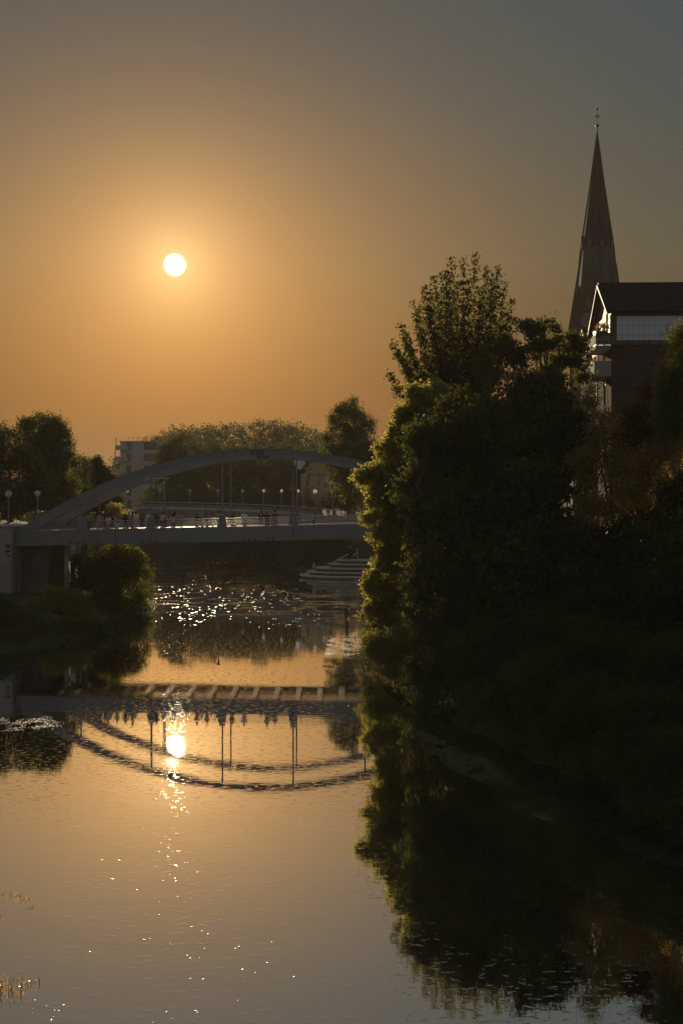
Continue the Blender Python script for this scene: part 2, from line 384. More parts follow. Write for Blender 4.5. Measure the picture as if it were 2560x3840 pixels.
# ------------------------------------------------------------------ the arch bridge
def girder_top(x): return 7.10 + .021 * (x + 26)
def arch_top(x): return 13.66 - .01655 * (x + 6.06) ** 2
Y1, Y2 = 90.8, 98.2
BR = thing('arch_bridge', 'grey steel tied arch footbridge crossing the river with people on its deck', 'bridge', (-6, 94.5, 0))
def part(name, mb, m, parent=BR, smooth=False):
    org = Vector(parent.location)
    if parent.parent: org = Vector((0, 0, 0)) + Vector(parent.parent.location) + Vector(parent.location)
    for v in mb.v: v -= org
    return mb.build(name, m, parent, smooth)
xa, xb = -26.0, 13.9
for y in (Y1, Y2 - .45):
    b = MB(); z0, z1 = girder_top(xa), girder_top(xb); D = 1.13
    b.prism([(xa, y, z0 - D), (xb, y, z1 - D), (xb, y, z1), (xa, y, z0)], (0, .45, 0))
    # flanges standing proud top and bottom
    b.prism([(xa, y - .05, z0 - D - .03), (xb, y - .05, z1 - D - .03), (xb, y - .05, z1 - D + .01), (xa, y - .05, z0 - D + .01)], (0, .55, 0))
    b.prism([(xa, y - .04, z0 - .01), (xb, y - .04, z1 - .01), (xb, y - .04, z1 + .025), (xa, y - .04, z0 + .025)], (0, .53, 0))
    part('edge_girder', b, M['steel'])
    k = MB()
    k.prism([(-24.6, y + .1, girder_top(-24.6) + .03), (xb, y + .1, z1 + .03), (xb, y + .1, z1 + .08), (-24.6, y + .1, girder_top(-24.6) + .08)], (0, .22, 0))
    part('kerb', k, M['rail'])
for y in (Y1 + .02, Y2 - .43):
    b = MB(); n = 56; xs = np.linspace(-25.55, 13.43, n); ring = []
    for x in xs:
        t = abs(x + 6.06) / 19.5; dep = .47 + .34 * t ** 1.5; sl_ = -2 * .01655 * (x + 6.06)
        nrm_ = Vector((-sl_, 0, 1)).normalized(); top = Vector((x, y, arch_top(x))); bot = top - nrm_ * dep
        for p in (top, top + Vector((0, .40, 0)), bot + Vector((0, .40, 0)), bot): b.v.append(p)
    for i in range(n - 1):
        for k in range(4):
            k2 = (k + 1) % 4; b.f.append((i * 4 + k, i * 4 + 4 + k, i * 4 + 4 + k2, i * 4 + k2))
    b.f += [(0, 1, 2, 3), ((n - 1) * 4 + 3, (n - 1) * 4 + 2, (n - 1) * 4 + 1, (n - 1) * 4)]
    part('arch_rib', b, M['steel'])
    e = MB(); ring = []
    for i, x in enumerate(xs):
        top = Vector((x, y - .03, arch_top(x)))
        for p in (top + Vector((0, 0, .002)), top + Vector((0, .46, .002)), top + Vector((0, .46, .035)), top + Vector((0, 0, .035))): e.v.append(p)
    for i in range(n - 1):
        for k in range(4):
            k2 = (k + 1) % 4; e.f.append((i * 4 + k, i * 4 + k2, i * 4 + 4 + k2, i * 4 + 4 + k))
    part('arch_cap_plate', e, M['steel'])
    s = MB(); x0, x1 = -7.25, -6.15
    s.prism([(x0, y - .035, arch_top(x0) - .47), (x1, y - .035, arch_top(x1) - .47), (x1, y - .035, arch_top(x1) - .03), (x0, y - .035, arch_top(x0) - .03)], (0, .03, 0))
    part('splice_plate', s, M['steel_dark'])
HX = [(303 - 1280) / 47, (568 - 1280) / 47, (834 - 1280) / 47, (1100 - 1280) / 47, (1366 - 1280) / 47, (1632 - 1280) / 47]
for y in (Y1 + .22, Y2 - .23):
    for x in HX:
        gt = girder_top(x); at = arch_top(x) - .46
        part('hanger', MB().tube([(x, y, gt), (x, y, at)], .065, 8), M['steel'])
        w = MB(); w.prism([(x - .38, y - .16, gt + .03), (x + .38, y - .16, gt + .03), (x + .21, y - .16, gt + 1.0), (x - .21, y - .16, gt + 1.0)], (0, .08, 0))
        part('hanger_plate', w, M['steel'])
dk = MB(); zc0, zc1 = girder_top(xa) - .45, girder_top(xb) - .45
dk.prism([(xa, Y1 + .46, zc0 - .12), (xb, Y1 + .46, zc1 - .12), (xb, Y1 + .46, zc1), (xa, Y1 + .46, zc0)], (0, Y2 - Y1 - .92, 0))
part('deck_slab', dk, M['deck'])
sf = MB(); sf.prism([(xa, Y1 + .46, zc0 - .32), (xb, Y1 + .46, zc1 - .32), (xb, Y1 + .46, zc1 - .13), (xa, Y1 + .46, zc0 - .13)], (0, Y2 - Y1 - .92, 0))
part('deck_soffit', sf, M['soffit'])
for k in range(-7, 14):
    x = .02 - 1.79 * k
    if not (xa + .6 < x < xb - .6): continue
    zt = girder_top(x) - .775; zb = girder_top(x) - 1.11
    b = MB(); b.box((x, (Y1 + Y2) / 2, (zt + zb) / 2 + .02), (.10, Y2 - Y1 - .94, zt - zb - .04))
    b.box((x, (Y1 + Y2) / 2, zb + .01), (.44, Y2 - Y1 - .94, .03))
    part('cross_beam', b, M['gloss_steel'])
for y in (Y1 + .20, Y2 - .20):
    for hgt, r in ((.18, .018), (.29, .018), (.40, .018), (.51, .018), (.68, .030)):
        xs0 = -24.9 + hgt * 1.4
        part('rail', MB().tube([(xs0, y, girder_top(xs0) + hgt), (xb, y, girder_top(xb) + hgt)], r, 8), M['rail'], smooth=True)
    x = -23.9
    while x < xb:
        gt = girder_top(x); part('railing_post', MB().box((x, y + .045, gt + .34), (.05, .02, .66)), M['grey_metal']); x += 2.3
for y in (Y1 - .006, ):
    for x in HX[1:5:2] + [-18.0, 2.5]:
        gt = girder_top(x); part('web_joint', MB().box((x, y, gt - .565), (.10, .012, 1.06)), M['steel_dark'])
# supports at the left end
for x, y, wdt, dpt in ((-24.9, 101.5, 1.1, .5), (-23.85, 101.2, .42, .42), (-23.1, 101.6, .42, .42), (-22.35, 92.6, .34, .34), (-21.75, 96.5, .55, .4)):
    zt = girder_top(x) - .8 if y < 98 else 6.55
    if wdt < 1: part('pier_column', MB().tube([(x, y, gz(x, y) - .4), (x, y, zt)], wdt / 2, 14), M['concrete_pale'], smooth=True)
    else: part('pier_column', MB().box((x, y, (zt + 1) / 2), (wdt, dpt, zt - 1)), M['concrete_dark'])
AB = thing('abutment_wall', 'stained grey concrete abutment wall carrying the left end of the bridge', 'wall', (-33, 95, 0))
part('wall', MB().box((-43.05, 95.4, 3.5), (34, 10.8, 8.0)), M['concrete'], AB)
part('coping', MB().box((-43.0, 95.4, 7.53), (34.3, 11.0, .06)), M['concrete_pale'], AB)
part('bearing_wall', MB().box((-24.9, 95.9, 2.8), (2.2, 6.6, 6.1)), M['concrete_dark'], AB)
# faded illegible spray marks
gr = mat('faded_spray_paint', (.10, .045, .045), .9, var=.4, scale=5)
for i, (x, y, w_, h_) in enumerate(((30, 2048, 20, 12), (31, 2066, 16, 9), (33, 2084, 15, 6), (42, 2105, 9, 3), (44, 2117, 7, 3), (46, 2072, 3, 22), (24, 2074, 3, 16))):
    p = P(x, y, 89.99); s = mpp(89.99)
    part('graffiti_patch', MB().box((p.x, 89.992, p.z), (w_ * s, .006, h_ * s), ry=.04 * (-1) ** i), gr, AB)
RA = thing('far_abutment_wall', 'concrete abutment behind the trees at the right end of the bridge', 'wall', (20, 95, 0))
part('wall', MB().box((24.2, 95.4, 3.6), (20.4, 10.8, 7.6)), M['concrete'], RA)
p0 = P(234, 1938, 100)
pl = thing('lit_pillar', 'pale sunlit pillar behind the railing at the left end of the bridge', 'pillar', (p0.x, 100.4, 7.0))
part('pillar', MB().box((p0.x, 100.4, (p0.z + 6.9) / 2), (.47, .3, p0.z - 6.9)), M['concrete_pale'], pl)
part('cap', MB().box((p0.x, 100.4, p0.z + .02), (.53, .36, .04)), M['concrete_pale'], pl)
for x, y in ((567, Y1 + .6), (615, 97.9)):
    X = (x - 1280) * y / F; zt = CAM_H - (1795 - HOR) * y / F
    lt = thing('deck_lamp', ('mast lamp with a flat T head at the near side of the deck' if x == 567 else 'brighter mast lamp with a flat T head on the far side of the deck'), 'street lamp', (X, y, 6.9), group='mast lamps on the bridge')
    part('mast', MB().tube([(X, y, 6.9), (X, y, zt)], [.06, .035], 8), M['grey_metal'], lt)
    for sgn in (-1, 1):
        part('lamp_head', MB().box((X + sgn * .26, y, zt + .02), (.42, .2, .05)), M['rail'], lt)
    part('spot_head', MB().box((X, y - .05, zt - .38), (.24, .1, .08)), M['rail'], lt)

# ------------------------------------------------------------------ vegetation
def sub_lobes(lobes, k=11):
    out = []
    for q in lobes:
        out.append((q[0], q[1], q[2], q[3] * .72, q[4] * .72, q[5] * .72))
        for _ in range(k):
            d = RNG.normal(size=3); d[1] -= .35; d /= np.linalg.norm(d); f = RNG.uniform(.22, .40); rr = RNG.uniform(.62, .90)
            out.append((q[0] + d[0] * q[3] * rr, q[1] + d[1] * q[4] * rr, q[2] + d[2] * q[5] * rr, q[3] * f, q[4] * f, q[5] * f * .8))
    return out
def tree(name, label, base, spec, n, size, m, cat='tree', loose=False, group=None, cluster=22, sig=.3, inner=.45, droop=0.0, trunk_r=.25, depth=1.0,
         aspect=.55, limbs=8, trunk_m=None, lod=1.0, two=None):
    lobes = sub_lobes(lobes_px(spec, depth), 16 if loose else 11)
    if loose: lobes = [q for i, q in enumerate(lobes) if i % 17]
    bx, by = base; bz = gz(bx, by) - .15
    t = thing(name, label, cat, (bx, by, bz), group=group)
    big = sorted(lobes, key=lambda q: -q[3] * q[5])
    cz = sum(q[2] for q in lobes) / len(lobes); cx = sum(q[0] for q in lobes) / len(lobes); cy_ = sum(q[1] for q in lobes) / len(lobes)
    b = MB(); o = Vector((bx, by, bz)); rnd = random.Random(hash(label) % 1000)
    fork = Vector((bx * .6 + cx * .4, by * .6 + cy_ * .4, bz + (cz - bz) * .55)) - o
    mid = fork * .5 + Vector((rnd.uniform(-.2, .2), 0, 0))
    b.tube([(0, 0, 0), mid, fork], [trunk_r, trunk_r * .8, trunk_r * .6], 8)
    part_t = b.build('trunk', trunk_m or M['bark'], t)
    lb = MB()
    for q in big[:limbs]:
        e = Vector(q[:3]) - o; s0 = fork * rnd.uniform(.75, 1.0)
        md = (s0 + e) / 2 + Vector((rnd.uniform(-.3, .3), rnd.uniform(-.3, .3), rnd.uniform(-.1, .4)))
        lb.tube([s0, md, e], [trunk_r * .5, trunk_r * .32, trunk_r * .12], 6)
        for _ in range(4):
            dv = Vector((rnd.uniform(-1, 1), rnd.uniform(-1, 1), rnd.uniform(-.2, 1))).normalized() * q[3] * .8
            lb.tube([md * .4 + e * .6, e + dv * .5, e + dv], [trunk_r * .16, trunk_r * .1, trunk_r * .03], 4)
    lb.build('limbs', trunk_m or M['bark'], t)
    pts = lobe_points(lobes, n, cluster, sig, inner, droop)
    g = ground_z(pts[:, 0], pts[:, 1]); pts = pts[pts[:, 2] > np.maximum(g, 0) + .06]
    V = leaf_quads(pts, size, aspect, droop * .8) - np.array([bx, by, bz])
    if two is not None:
        sel = RNG.uniform(size=len(V)) < two[1]
        link_mesh('crown', quads_mesh('crown', V[~sel]), m, t); link_mesh('crown', quads_mesh('crown', V[sel]), two[0], t)
    else: link_mesh('crown', quads_mesh('crown', V), m, t)
    return t

def shoot_tree(name, label, base, fork_px, tips, d, leaf, per_m, m, spread=.30, extra=0, start=.35, curve=1.0):
    bx, by = base; bz = gz(bx, by) - .1; o = Vector((bx, by, bz)); rnd = random.Random(5)
    t = thing(name, label, 'tree', (bx, by, bz)); b = MB(); fk = P(fork_px[0], fork_px[1], d)
    b.tube([o - o, (fk - o) * .5 + Vector((.15, 0, 0)), fk - o], [.28, .22, .13], 8); b.build('trunk', M['bark'], t)
    lb = MB(); pts = []
    for (x, y) in tips:
        tip = P(x, y, d + rnd.uniform(-1.8, 1.8)); root = fk + Vector((rnd.uniform(-.3, .3), rnd.uniform(-.3, .3), rnd.uniform(-1.5, .6)))
        bend = Vector((tip.x, tip.y, root.z + (tip.z - root.z) * .35)) * .62 + root * .38
        prev = None; path = []
        for k in range(11):
            u = k / 10; p = root * (1 - u) ** 2 + bend * 2 * u * (1 - u) + tip * u * u; path.append(p)
        lb.tube([q - o for q in path], [.06 * (1 - k / 11) + .006 for k in range(11)], 4)
        L = (tip - root).length; nl = int(L * per_m)
        for _ in range(nl):
            u = start + (1 - start) * rnd.random() ** .85; k = min(9, int(u * 10)); w = u * 10 - k
            p = path[k].lerp(path[k + 1], w); wd = spread * (1.12 - u) ** .5 * 1.0 + .03
            pts.append(p + Vector((rnd.gauss(0, wd), rnd.gauss(0, wd), rnd.gauss(0, wd * .8))))
        for _ in range(int(L * 1.2)):
            u = start + (1 - start) * rnd.random() * .95; k = min(9, int(u * 10)); p = path[k]
            dv = Vector((rnd.gauss(0, 1), rnd.gauss(0, 1), abs(rnd.gauss(0, 1)) + .4)).normalized() * rnd.uniform(.3, .7) * (1.2 - u)
            lb.tube([p - o, p + dv - o], [.012, .004], 3)
            for _ in range(6): pts.append(p + dv * rnd.uniform(.3, 1.1) + Vector((rnd.gauss(0, .07), rnd.gauss(0, .07), rnd.gauss(0, .07))))
    lb.build('branches', M['bark'], t)
    V = leaf_quads(np.array([tuple(p) for p in pts]), leaf, .5) - np.array([bx, by, bz])
    link_mesh('crown', quads_mesh('crown', V), m, t)
    return t

# --- right bank
tips = [(1693, 966), (1735, 969), (1781, 950), (1825, 999), (1869, 999), (1656, 1020), (1624, 1035), (1587, 1075), (1547, 1130), (1501, 1213), (1465, 1279),
        (1455, 1399), (1915, 1118), (1845, 1023), (1675, 1015), (1485, 1320), (1520, 1290), (1560, 1220), (1600, 1150), (1640, 1100), (1710, 1060), (1755, 1050),
        (1800, 1080), (1850, 1100), (1885, 1170), (1530, 1400), (1580, 1330), (1620, 1240), (1670, 1180), (1740, 1150), (1800, 1180), (1860, 1210), (1905, 1250),
        (1480, 1460), (1560, 1450), (1640, 1330), (1700, 1260), (1770, 1260), (1830, 1280), (1500, 1340), (1515, 1250), (1570, 1150), (1605, 1090), (1890, 1060), (1925, 1190)]
shoot_tree('poplar_tree', 'tallest tree on the right bank with upright feathery shoots against the sky', (9.6, 78), (1735, 1560), tips, 78, .27, 60, M['leaf_dusk'], .33, start=.22)
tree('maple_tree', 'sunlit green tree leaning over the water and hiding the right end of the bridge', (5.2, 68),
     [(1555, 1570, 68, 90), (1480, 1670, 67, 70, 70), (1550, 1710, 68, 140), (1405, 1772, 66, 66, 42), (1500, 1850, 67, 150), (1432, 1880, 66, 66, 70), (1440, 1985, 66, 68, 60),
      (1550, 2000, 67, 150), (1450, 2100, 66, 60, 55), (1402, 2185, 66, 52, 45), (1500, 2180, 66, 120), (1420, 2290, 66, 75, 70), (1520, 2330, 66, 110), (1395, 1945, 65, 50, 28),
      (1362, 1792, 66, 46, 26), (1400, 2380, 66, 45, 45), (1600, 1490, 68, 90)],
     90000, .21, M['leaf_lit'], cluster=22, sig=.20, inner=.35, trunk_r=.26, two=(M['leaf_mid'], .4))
tree('ash_tree', 'leafy tree with loose fine foliage between the tall poplar and the church spire', (13.2, 74),
     [(1955, 1265, 74, 95, 70), (2045, 1245, 74, 75, 55), (2130, 1290, 74, 75, 45), (2000, 1350, 74, 130, 80), (2120, 1380, 74, 100, 80), (1880, 1360, 74, 110, 90), (2170, 1300, 73, 40, 35)],
     15000, .20, M['leaf_dusk'], cluster=14, sig=.20, inner=.1, trunk_r=.2, loose=True)
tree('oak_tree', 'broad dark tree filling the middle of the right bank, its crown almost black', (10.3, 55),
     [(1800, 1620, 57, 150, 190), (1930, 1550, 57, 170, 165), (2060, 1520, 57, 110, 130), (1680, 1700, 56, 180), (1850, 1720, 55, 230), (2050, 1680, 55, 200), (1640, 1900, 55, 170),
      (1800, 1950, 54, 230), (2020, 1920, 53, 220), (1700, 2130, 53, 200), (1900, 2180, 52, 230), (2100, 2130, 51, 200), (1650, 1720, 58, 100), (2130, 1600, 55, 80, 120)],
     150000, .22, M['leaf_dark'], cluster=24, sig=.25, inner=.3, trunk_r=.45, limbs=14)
tree('hornbeam_tree', 'dark tree at the right edge standing below the brick building', (16.5, 52),
     [(2330, 2080, 52, 170, 130), (2480, 2010, 50, 180, 130), (2300, 2250, 50, 230), (2520, 2250, 48, 230), (2400, 1960, 53, 110, 90), (2220, 2050, 54, 110, 110), (2560, 1850, 52, 130, 110), (2620, 2050, 50, 160)],
     110000, .17, M['leaf_dark'], cluster=30, sig=.32, inner=.3, trunk_r=.3, limbs=10)
tree('birch_tree', 'birch with hanging twigs at the right edge in front of the white panels', (15.2, 52),
     [(2540, 1270, 51, 45, 70), (2560, 1370, 50, 65, 90), (2500, 1420, 50, 50, 90), (2590, 1500, 50, 80, 130), (2510, 1560, 50, 55, 110), (2600, 1300, 51, 60, 90), (2480, 1500, 50, 35, 80)],
     34000, .11, M['leaf_mid'], cluster=16, sig=.18, inner=.2, droop=.8, trunk_r=.16, trunk_m=mat('birch_bark', (.5, .48, .45), .8, var=.5, scale=4))
tree('rowan_tree', 'rust coloured small tree in front of the brick wall at the right', (14.0, 54),
     [(2430, 1480, 53, 55, 60), (2380, 1560, 53, 60, 60), (2460, 1620, 52, 70, 90), (2350, 1640, 53, 70, 70)],
     7000, .13, M['leaf_rust'], cluster=12, sig=.2, inner=.2, trunk_r=.1)
tree('golden_alder_tree', 'thin tree with backlit golden leaves and bare branches beside the brick building', (12.4, 52),
     [(2260, 1620, 52, 70, 90), (2300, 1760, 52, 80, 90), (2210, 1500, 53, 40, 50), (2360, 1850, 51, 100, 90), (2440, 1760, 51, 100, 80), (2240, 1900, 51, 80, 80), (2500, 1700, 51, 80, 70), (2180, 1760, 52, 50, 90)],
     19000, .125, M['leaf_gold'], cluster=10, sig=.24, inner=.15, trunk_r=.13, limbs=8, two=(M['leaf_mid'], .35))
# bank shrubs from the bridge down to the right foreground
shr = [('overhanging_shrub', 'lit leafy shrub hanging over the water below the sunlit tree', (4.0, 60), [(1430, 2440, 60, 70, 45), (1500, 2420, 60, 110, 80), (1560, 2530, 58, 130, 70), (1470, 2510, 59, 75, 45), (1420, 2400, 61, 55, 40)], 26000, .11, 'leaf_mid'),
       ('willow_shrub', 'dark shrub on the right bank just beyond the water weeds', (6.2, 53), [(1640, 2350, 55, 150, 130), (1650, 2530, 53, 150, 90), (1750, 2450, 52, 150, 120), (1580, 2620, 50, 60, 40), (1690, 2630, 50, 110, 50)], 42000, .11, 'leaf_dark'),
       ('elder_shrub', 'dark elder shrub on the right bank under the broad dark tree', (8.3, 46), [(1850, 2450, 49, 170, 150), (1820, 2640, 46, 140, 80), (1950, 2600, 45, 160, 110), (1900, 2740, 43, 130, 55), (2000, 2400, 48, 160, 130)], 50000, .11, 'leaf_dark'),
       ('hazel_shrub', 'dark hazel thicket above the weed mats in the right foreground', (10.2, 40), [(2080, 2550, 42, 190, 150), (2100, 2760, 39, 160, 90), (2230, 2650, 38, 180, 140), (2180, 2860, 36, 130, 55), (2300, 2450, 42, 180, 150)], 56000, .10, 'leaf_dark'),
       ('bramble_thicket', 'dark bramble thicket reaching the water at the right edge', (12.2, 33), [(2400, 2700, 35, 200, 150), (2380, 2900, 33, 170, 90), (2540, 2820, 32, 190, 150), (2480, 3030, 31, 150, 60), (2560, 2500, 37, 200, 180), (2640, 3000, 30, 160, 110)], 60000, .095, 'leaf_dark')]
for nm, lb, bs, sp, n, sz, mk in shr:
    tree(nm, lb, bs, sp, n, sz, M[mk], cat='shrub', cluster=26, sig=.2, inner=.25, trunk_r=.07, limbs=6)
# bare twiggy branches between
rnd = random.Random(3)
for (bx, by, lab, px, top, cnt) in ((12.4, 58, 'bare branching tree with thin grey twigs right of the broad dark tree', (2060, 2330), 1560, 30), (10.9, 56, 'bare dead bush with arching grey twigs low in the dark trees', (1830, 2430), 1950, 20)):
    bz = gz(bx, by); t = thing('bare_tree', lab, 'tree', (bx, by, bz)); b = MB(); b2 = MB(); o = Vector((bx, by, bz))
    f0 = Vector((0, 0, 2.2)); b.tube([(0, 0, -.2), (0.1, 0, 1.2), f0], [.1, .08, .06], 6); b.build('trunk', M['bark'], t)
    for _ in range(cnt):
        p = f0.copy(); dv = Vector((rnd.uniform(-1, 1), rnd.uniform(-.9, -.1), rnd.uniform(.5, 1.6))).normalized(); pth = [p.copy()]; L = rnd.uniform(.6, 1.0) * (9 if cnt == 30 else 5)
        for k in range(7):
            dv = (dv + Vector((rnd.gauss(0, .15), rnd.gauss(0, .1), rnd.gauss(0, .12) - .04))).normalized(); p = p + dv * L / 7; pth.append(p.copy())
            if k > 1:
                d2 = (dv + Vector((rnd.gauss(0, .6), rnd.gauss(0, .4), rnd.gauss(0, .4)))).normalized()
                b2.tube([p, p + d2 * L * .12, p + d2 * L * .22 + Vector((0, 0, -.1))], [.010, .007, .004], 3)
        b2.tube(pth, [.035 * (1 - k / 8) + .006 for k in range(8)], 4)
    b2.build('twigs', mat('pale_twig' + str(cnt), (.13, .11, .09), .8), t)

# --- left bank
LM, LD = M['leaf_mid'], M['leaf_dark']
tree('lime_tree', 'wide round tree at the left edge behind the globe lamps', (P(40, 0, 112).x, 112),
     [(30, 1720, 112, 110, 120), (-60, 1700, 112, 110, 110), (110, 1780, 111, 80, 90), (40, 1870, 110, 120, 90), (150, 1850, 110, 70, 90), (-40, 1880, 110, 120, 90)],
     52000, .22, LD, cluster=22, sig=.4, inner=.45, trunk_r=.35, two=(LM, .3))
tree('chestnut_tree', 'tallest tree at the left with a rounded crown above its neighbours', (P(190, 0, 120).x, 120),
     [(150, 1610, 120, 90, 60), (215, 1650, 120, 60, 60), (170, 1720, 120, 110, 90), (240, 1740, 119, 60, 70), (210, 1830, 118, 90, 90), (260, 1870, 118, 60, 80), (120, 1700, 121, 90, 80), (100, 1600, 121, 40, 35)],
     52000, .22, LD, cluster=22, sig=.38, inner=.45, trunk_r=.35, two=(LM, .3))
tree('linden_tree', 'hazy tree behind the gap between the left trees and the white block', (P(315, 0, 170).x, 170),
     [(315, 1740, 170, 35, 40), (330, 1810, 170, 50, 60), (290, 1800, 170, 40, 60), (320, 1880, 170, 70, 40)], 16000, .28, LM, cluster=16, sig=.4, trunk_r=.25)
tree('cypress_tree', 'dark pointed tree below the left end of the arch', (P(370, 0, 128).x, 128),
     [(368, 1735, 128, 22, 30), (375, 1780, 128, 42, 50), (385, 1840, 128, 68, 60), (400, 1890, 128, 75, 50), (340, 1880, 128, 60, 60)], 30000, .2, LD, cluster=20, sig=.25, trunk_r=.22)
tree('riverside_bush', 'small bright bush behind the railing near the left end of the bridge', (P(440, 0, 118).x, 118),
     [(430, 1910, 118, 30, 22), (455, 1935, 118, 45, 25), (490, 1945, 118, 30, 20)], 7000, .14, M['leaf_lit'], cat='shrub', cluster=12, sig=.2, trunk_r=.05)
tree('bank_willow', 'dense dark willow under the bridge on the left bank', (P(440, 0, 97).x, 97),
     [(410, 2150, 96, 100, 85), (480, 2150, 97, 55, 70), (455, 2270, 95, 85, 50), (370, 2200, 94, 110, 90), (340, 2120, 98, 70, 60), (500, 2310, 93, 40, 22), (530, 2225, 96, 34, 40), (515, 2085, 99, 40, 35), (552, 2150, 98, 18, 18), (548, 2290, 93, 20, 16), (470, 2320, 91, 60, 25), (440, 2080, 99, 60, 50), (360, 2290, 90, 120, 60)],
     75000, .14, LD, cluster=26, sig=.26, inner=.3, droop=.4, trunk_r=.2, two=(LM, .25))
tree('lit_bank_bush', 'rounded bush with a sunlit top in front of the abutment wall', (P(220, 0, 84).x, 84),
     [(150, 2280, 84, 60, 50), (215, 2235, 84, 70, 50), (285, 2250, 84, 55, 45), (220, 2310, 83, 130, 60), (330, 2330, 83, 70, 45), (120, 2330, 83, 60, 40)],
     42000, .13, LM, cat='shrub', cluster=20, sig=.18, trunk_r=.08, two=(M['leaf_lit'], .5))
for i, (lab, bs, sp, n) in enumerate((('low dark shrub mass at the water below the lit bush', (P(250, 0, 77).x, 77), [(220, 2380, 79, 120, 50), (340, 2370, 81, 110, 50), (440, 2350, 85, 90, 40), (520, 2335, 90, 50, 25)], 36000),
                                    ('dark shrub at the left edge below the abutment wall', (P(40, 0, 74).x, 74), [(20, 2300, 78, 110, 55), (100, 2370, 77, 110, 60), (0, 2400, 74, 130, 50), (-60, 2330, 76, 120, 80), (80, 2440, 72, 90, 20)], 40000))):
    tree('bank_shrub', lab, bs, sp, n, .12, LD, cat='shrub', cluster=26, sig=.22, inner=.25, trunk_r=.06)
# --- far bank
tree('riverside_elm', 'dark tall tree beyond the bridge just left of the sunlit tree', (P(1290, 0, 150).x, 150),
     [(1285, 1570, 150, 55, 60), (1330, 1560, 150, 50, 60), (1350, 1640, 150, 70, 90), (1270, 1660, 150, 70, 80), (1310, 1760, 149, 95, 80), (1260, 1720, 150, 60, 60), (1390, 1740, 149, 70, 120), (1320, 1510, 150, 22, 22), (1285, 1525, 150, 20, 18), (1350, 1850, 148, 110, 50)],
     64000, .2, LD, cluster=18, sig=.34, inner=.3, trunk_r=.3, two=(LM, .25))
far_l = [('first crown right of the white block', 640, 1665, 235, 50), ('second crown right of the white block, round topped', 690, 1625, 240, 75), ('broad crown under the left shoulder of the distant wood', 790, 1660, 232, 75),
         ('low crown below the middle of the distant wood', 880, 1675, 225, 70), ('darker crown behind the splice of the arch', 985, 1650, 230, 80), ('crown right of the arch top', 1075, 1660, 236, 75), ('crown left of the tall elm', 1165, 1680, 240, 65)]
for lab, x, y, d, r in far_l:
    tree('park_tree', 'hazy tree on the far promenade: ' + lab, (P(x, 0, d).x, d), [(x, y + r * .6, d, r, r * .7), (x - r * .5, y + r * 1.5, d, r * .9, r), (x + r * .5, y + r * 1.5, d, r * .9, r), (x, y + r * 2.3, d - 2, r * 1.2, r * .9)],
         17000, .34, LD, cluster=16, sig=.5, inner=.5, trunk_r=.35, group='trees along the far promenade')
prof = [(430, 1720), (540, 1650), (600, 1618), (650, 1600), (700, 1588), (750, 1600), (800, 1592), (860, 1586), (920, 1578), (1000, 1572), (1060, 1576), (1120, 1582), (1180, 1600), (1240, 1640), (1400, 1660), (1500, 1700)]
pts = []
for i in range(len(prof) - 1):
    (x0, y0), (x1, y1) = prof[i], prof[i + 1]; k = int((x1 - x0) / 14) + 1
    for j in range(k):
        x = x0 + (x1 - x0) * j / k; y = y0 + (y1 - y0) * j / k + random.uniform(-6, 10); rr = random.uniform(20, 34); dd = random.uniform(320, 350)
        pts += [(x, y + rr, dd, rr, rr), (x, y + rr * 2.6, dd, rr * 1.3, rr * 1.8), (x, y + rr * 5, dd, rr * 1.4, rr * 2.5)]
w = lobe_points(lobes_px(pts), 60000, 12, .7, .4)
tag(link_mesh('distant_wood', quads_mesh('distant_wood', leaf_quads(w, .60)), LD), 'hazy wooded ridge behind the arch of the bridge', 'wood', kind='stuff')
hl = []
for i in range(70):
    x = 540 + i * 13; d = random.uniform(212, 222) if x < 1250 else 200; q = P(x, 0, d); r = random.uniform(1.6, 2.6)
    hl.append((q.x, q.y, 8.0 + r * .6, r * 1.2, r, r)); hl.append((q.x, q.y + 3, 9.6 + r * .6, r * 1.2, r, r * 1.1))
w = lobe_points(hl, 50000, 18, .4, .35)
tag(link_mesh('promenade_hedge', quads_mesh('promenade_hedge', leaf_quads(w, .36)), LD), 'dark hedge band behind the parapet of the far promenade', 'hedge', kind='stuff')
# understory hedges of the far bank (dark growth under the bridge and behind the railings)
hp = []
for x, y in [(-30, 170), (-38, 190), (-52, 208), (-66, 212)]: pass
rp = []
for (x0, y0), (x1, y1) in zip(RIGHT[8:15], RIGHT[9:16]):
    n = int(math.hypot(x1 - x0, y1 - y0) / 1.6)
    for k in range(n):
        u = k / n; rp.append((x0 + (x1 - x0) * u, y0 + (y1 - y0) * u))
L = []
for x, y in rp:
    if y < 130: x += 3.0
    if 122 < y < 156: continue
    for _ in range(2):
        ox, oy = random.uniform(0, 7), random.uniform(0, 7); q = (x + ox * .8, y + oy); z = gz(*q)
        r = random.uniform(1.0, 1.9); L.append((q[0], q[1], z + r * .5, r, r, r * random.uniform(.7, 1.0)))
w = lobe_points(L, 110000, 20, .32, .3); w = w[w[:, 2] > .15]
tag(link_mesh('far_bank_growth', quads_mesh('far_bank_growth', leaf_quads(w, .26)), LD), 'dark low growth covering the far bank under the bridge', 'undergrowth', kind='stuff')
L = []
for (x0, y0), (x1, y1) in zip(LEFT[5:11], LEFT[6:12]):
    n = int(min(60, math.hypot(x1 - x0, y1 - y0) / 1.8))
    for k in range(n):
        u = k / n * (1 if x1 > -200 else .12)
        for _ in range(2):
            q = (x0 + (x1 - x0) * u - random.uniform(0.2, 6), y0 + (y1 - y0) * u); r = random.uniform(.9, 1.7); L.append((q[0], q[1], gz(*q) + r * .5, r, r, r * .9))
w = lobe_points(L, 60000, 20, .3, .3); w = w[w[:, 2] > .15]
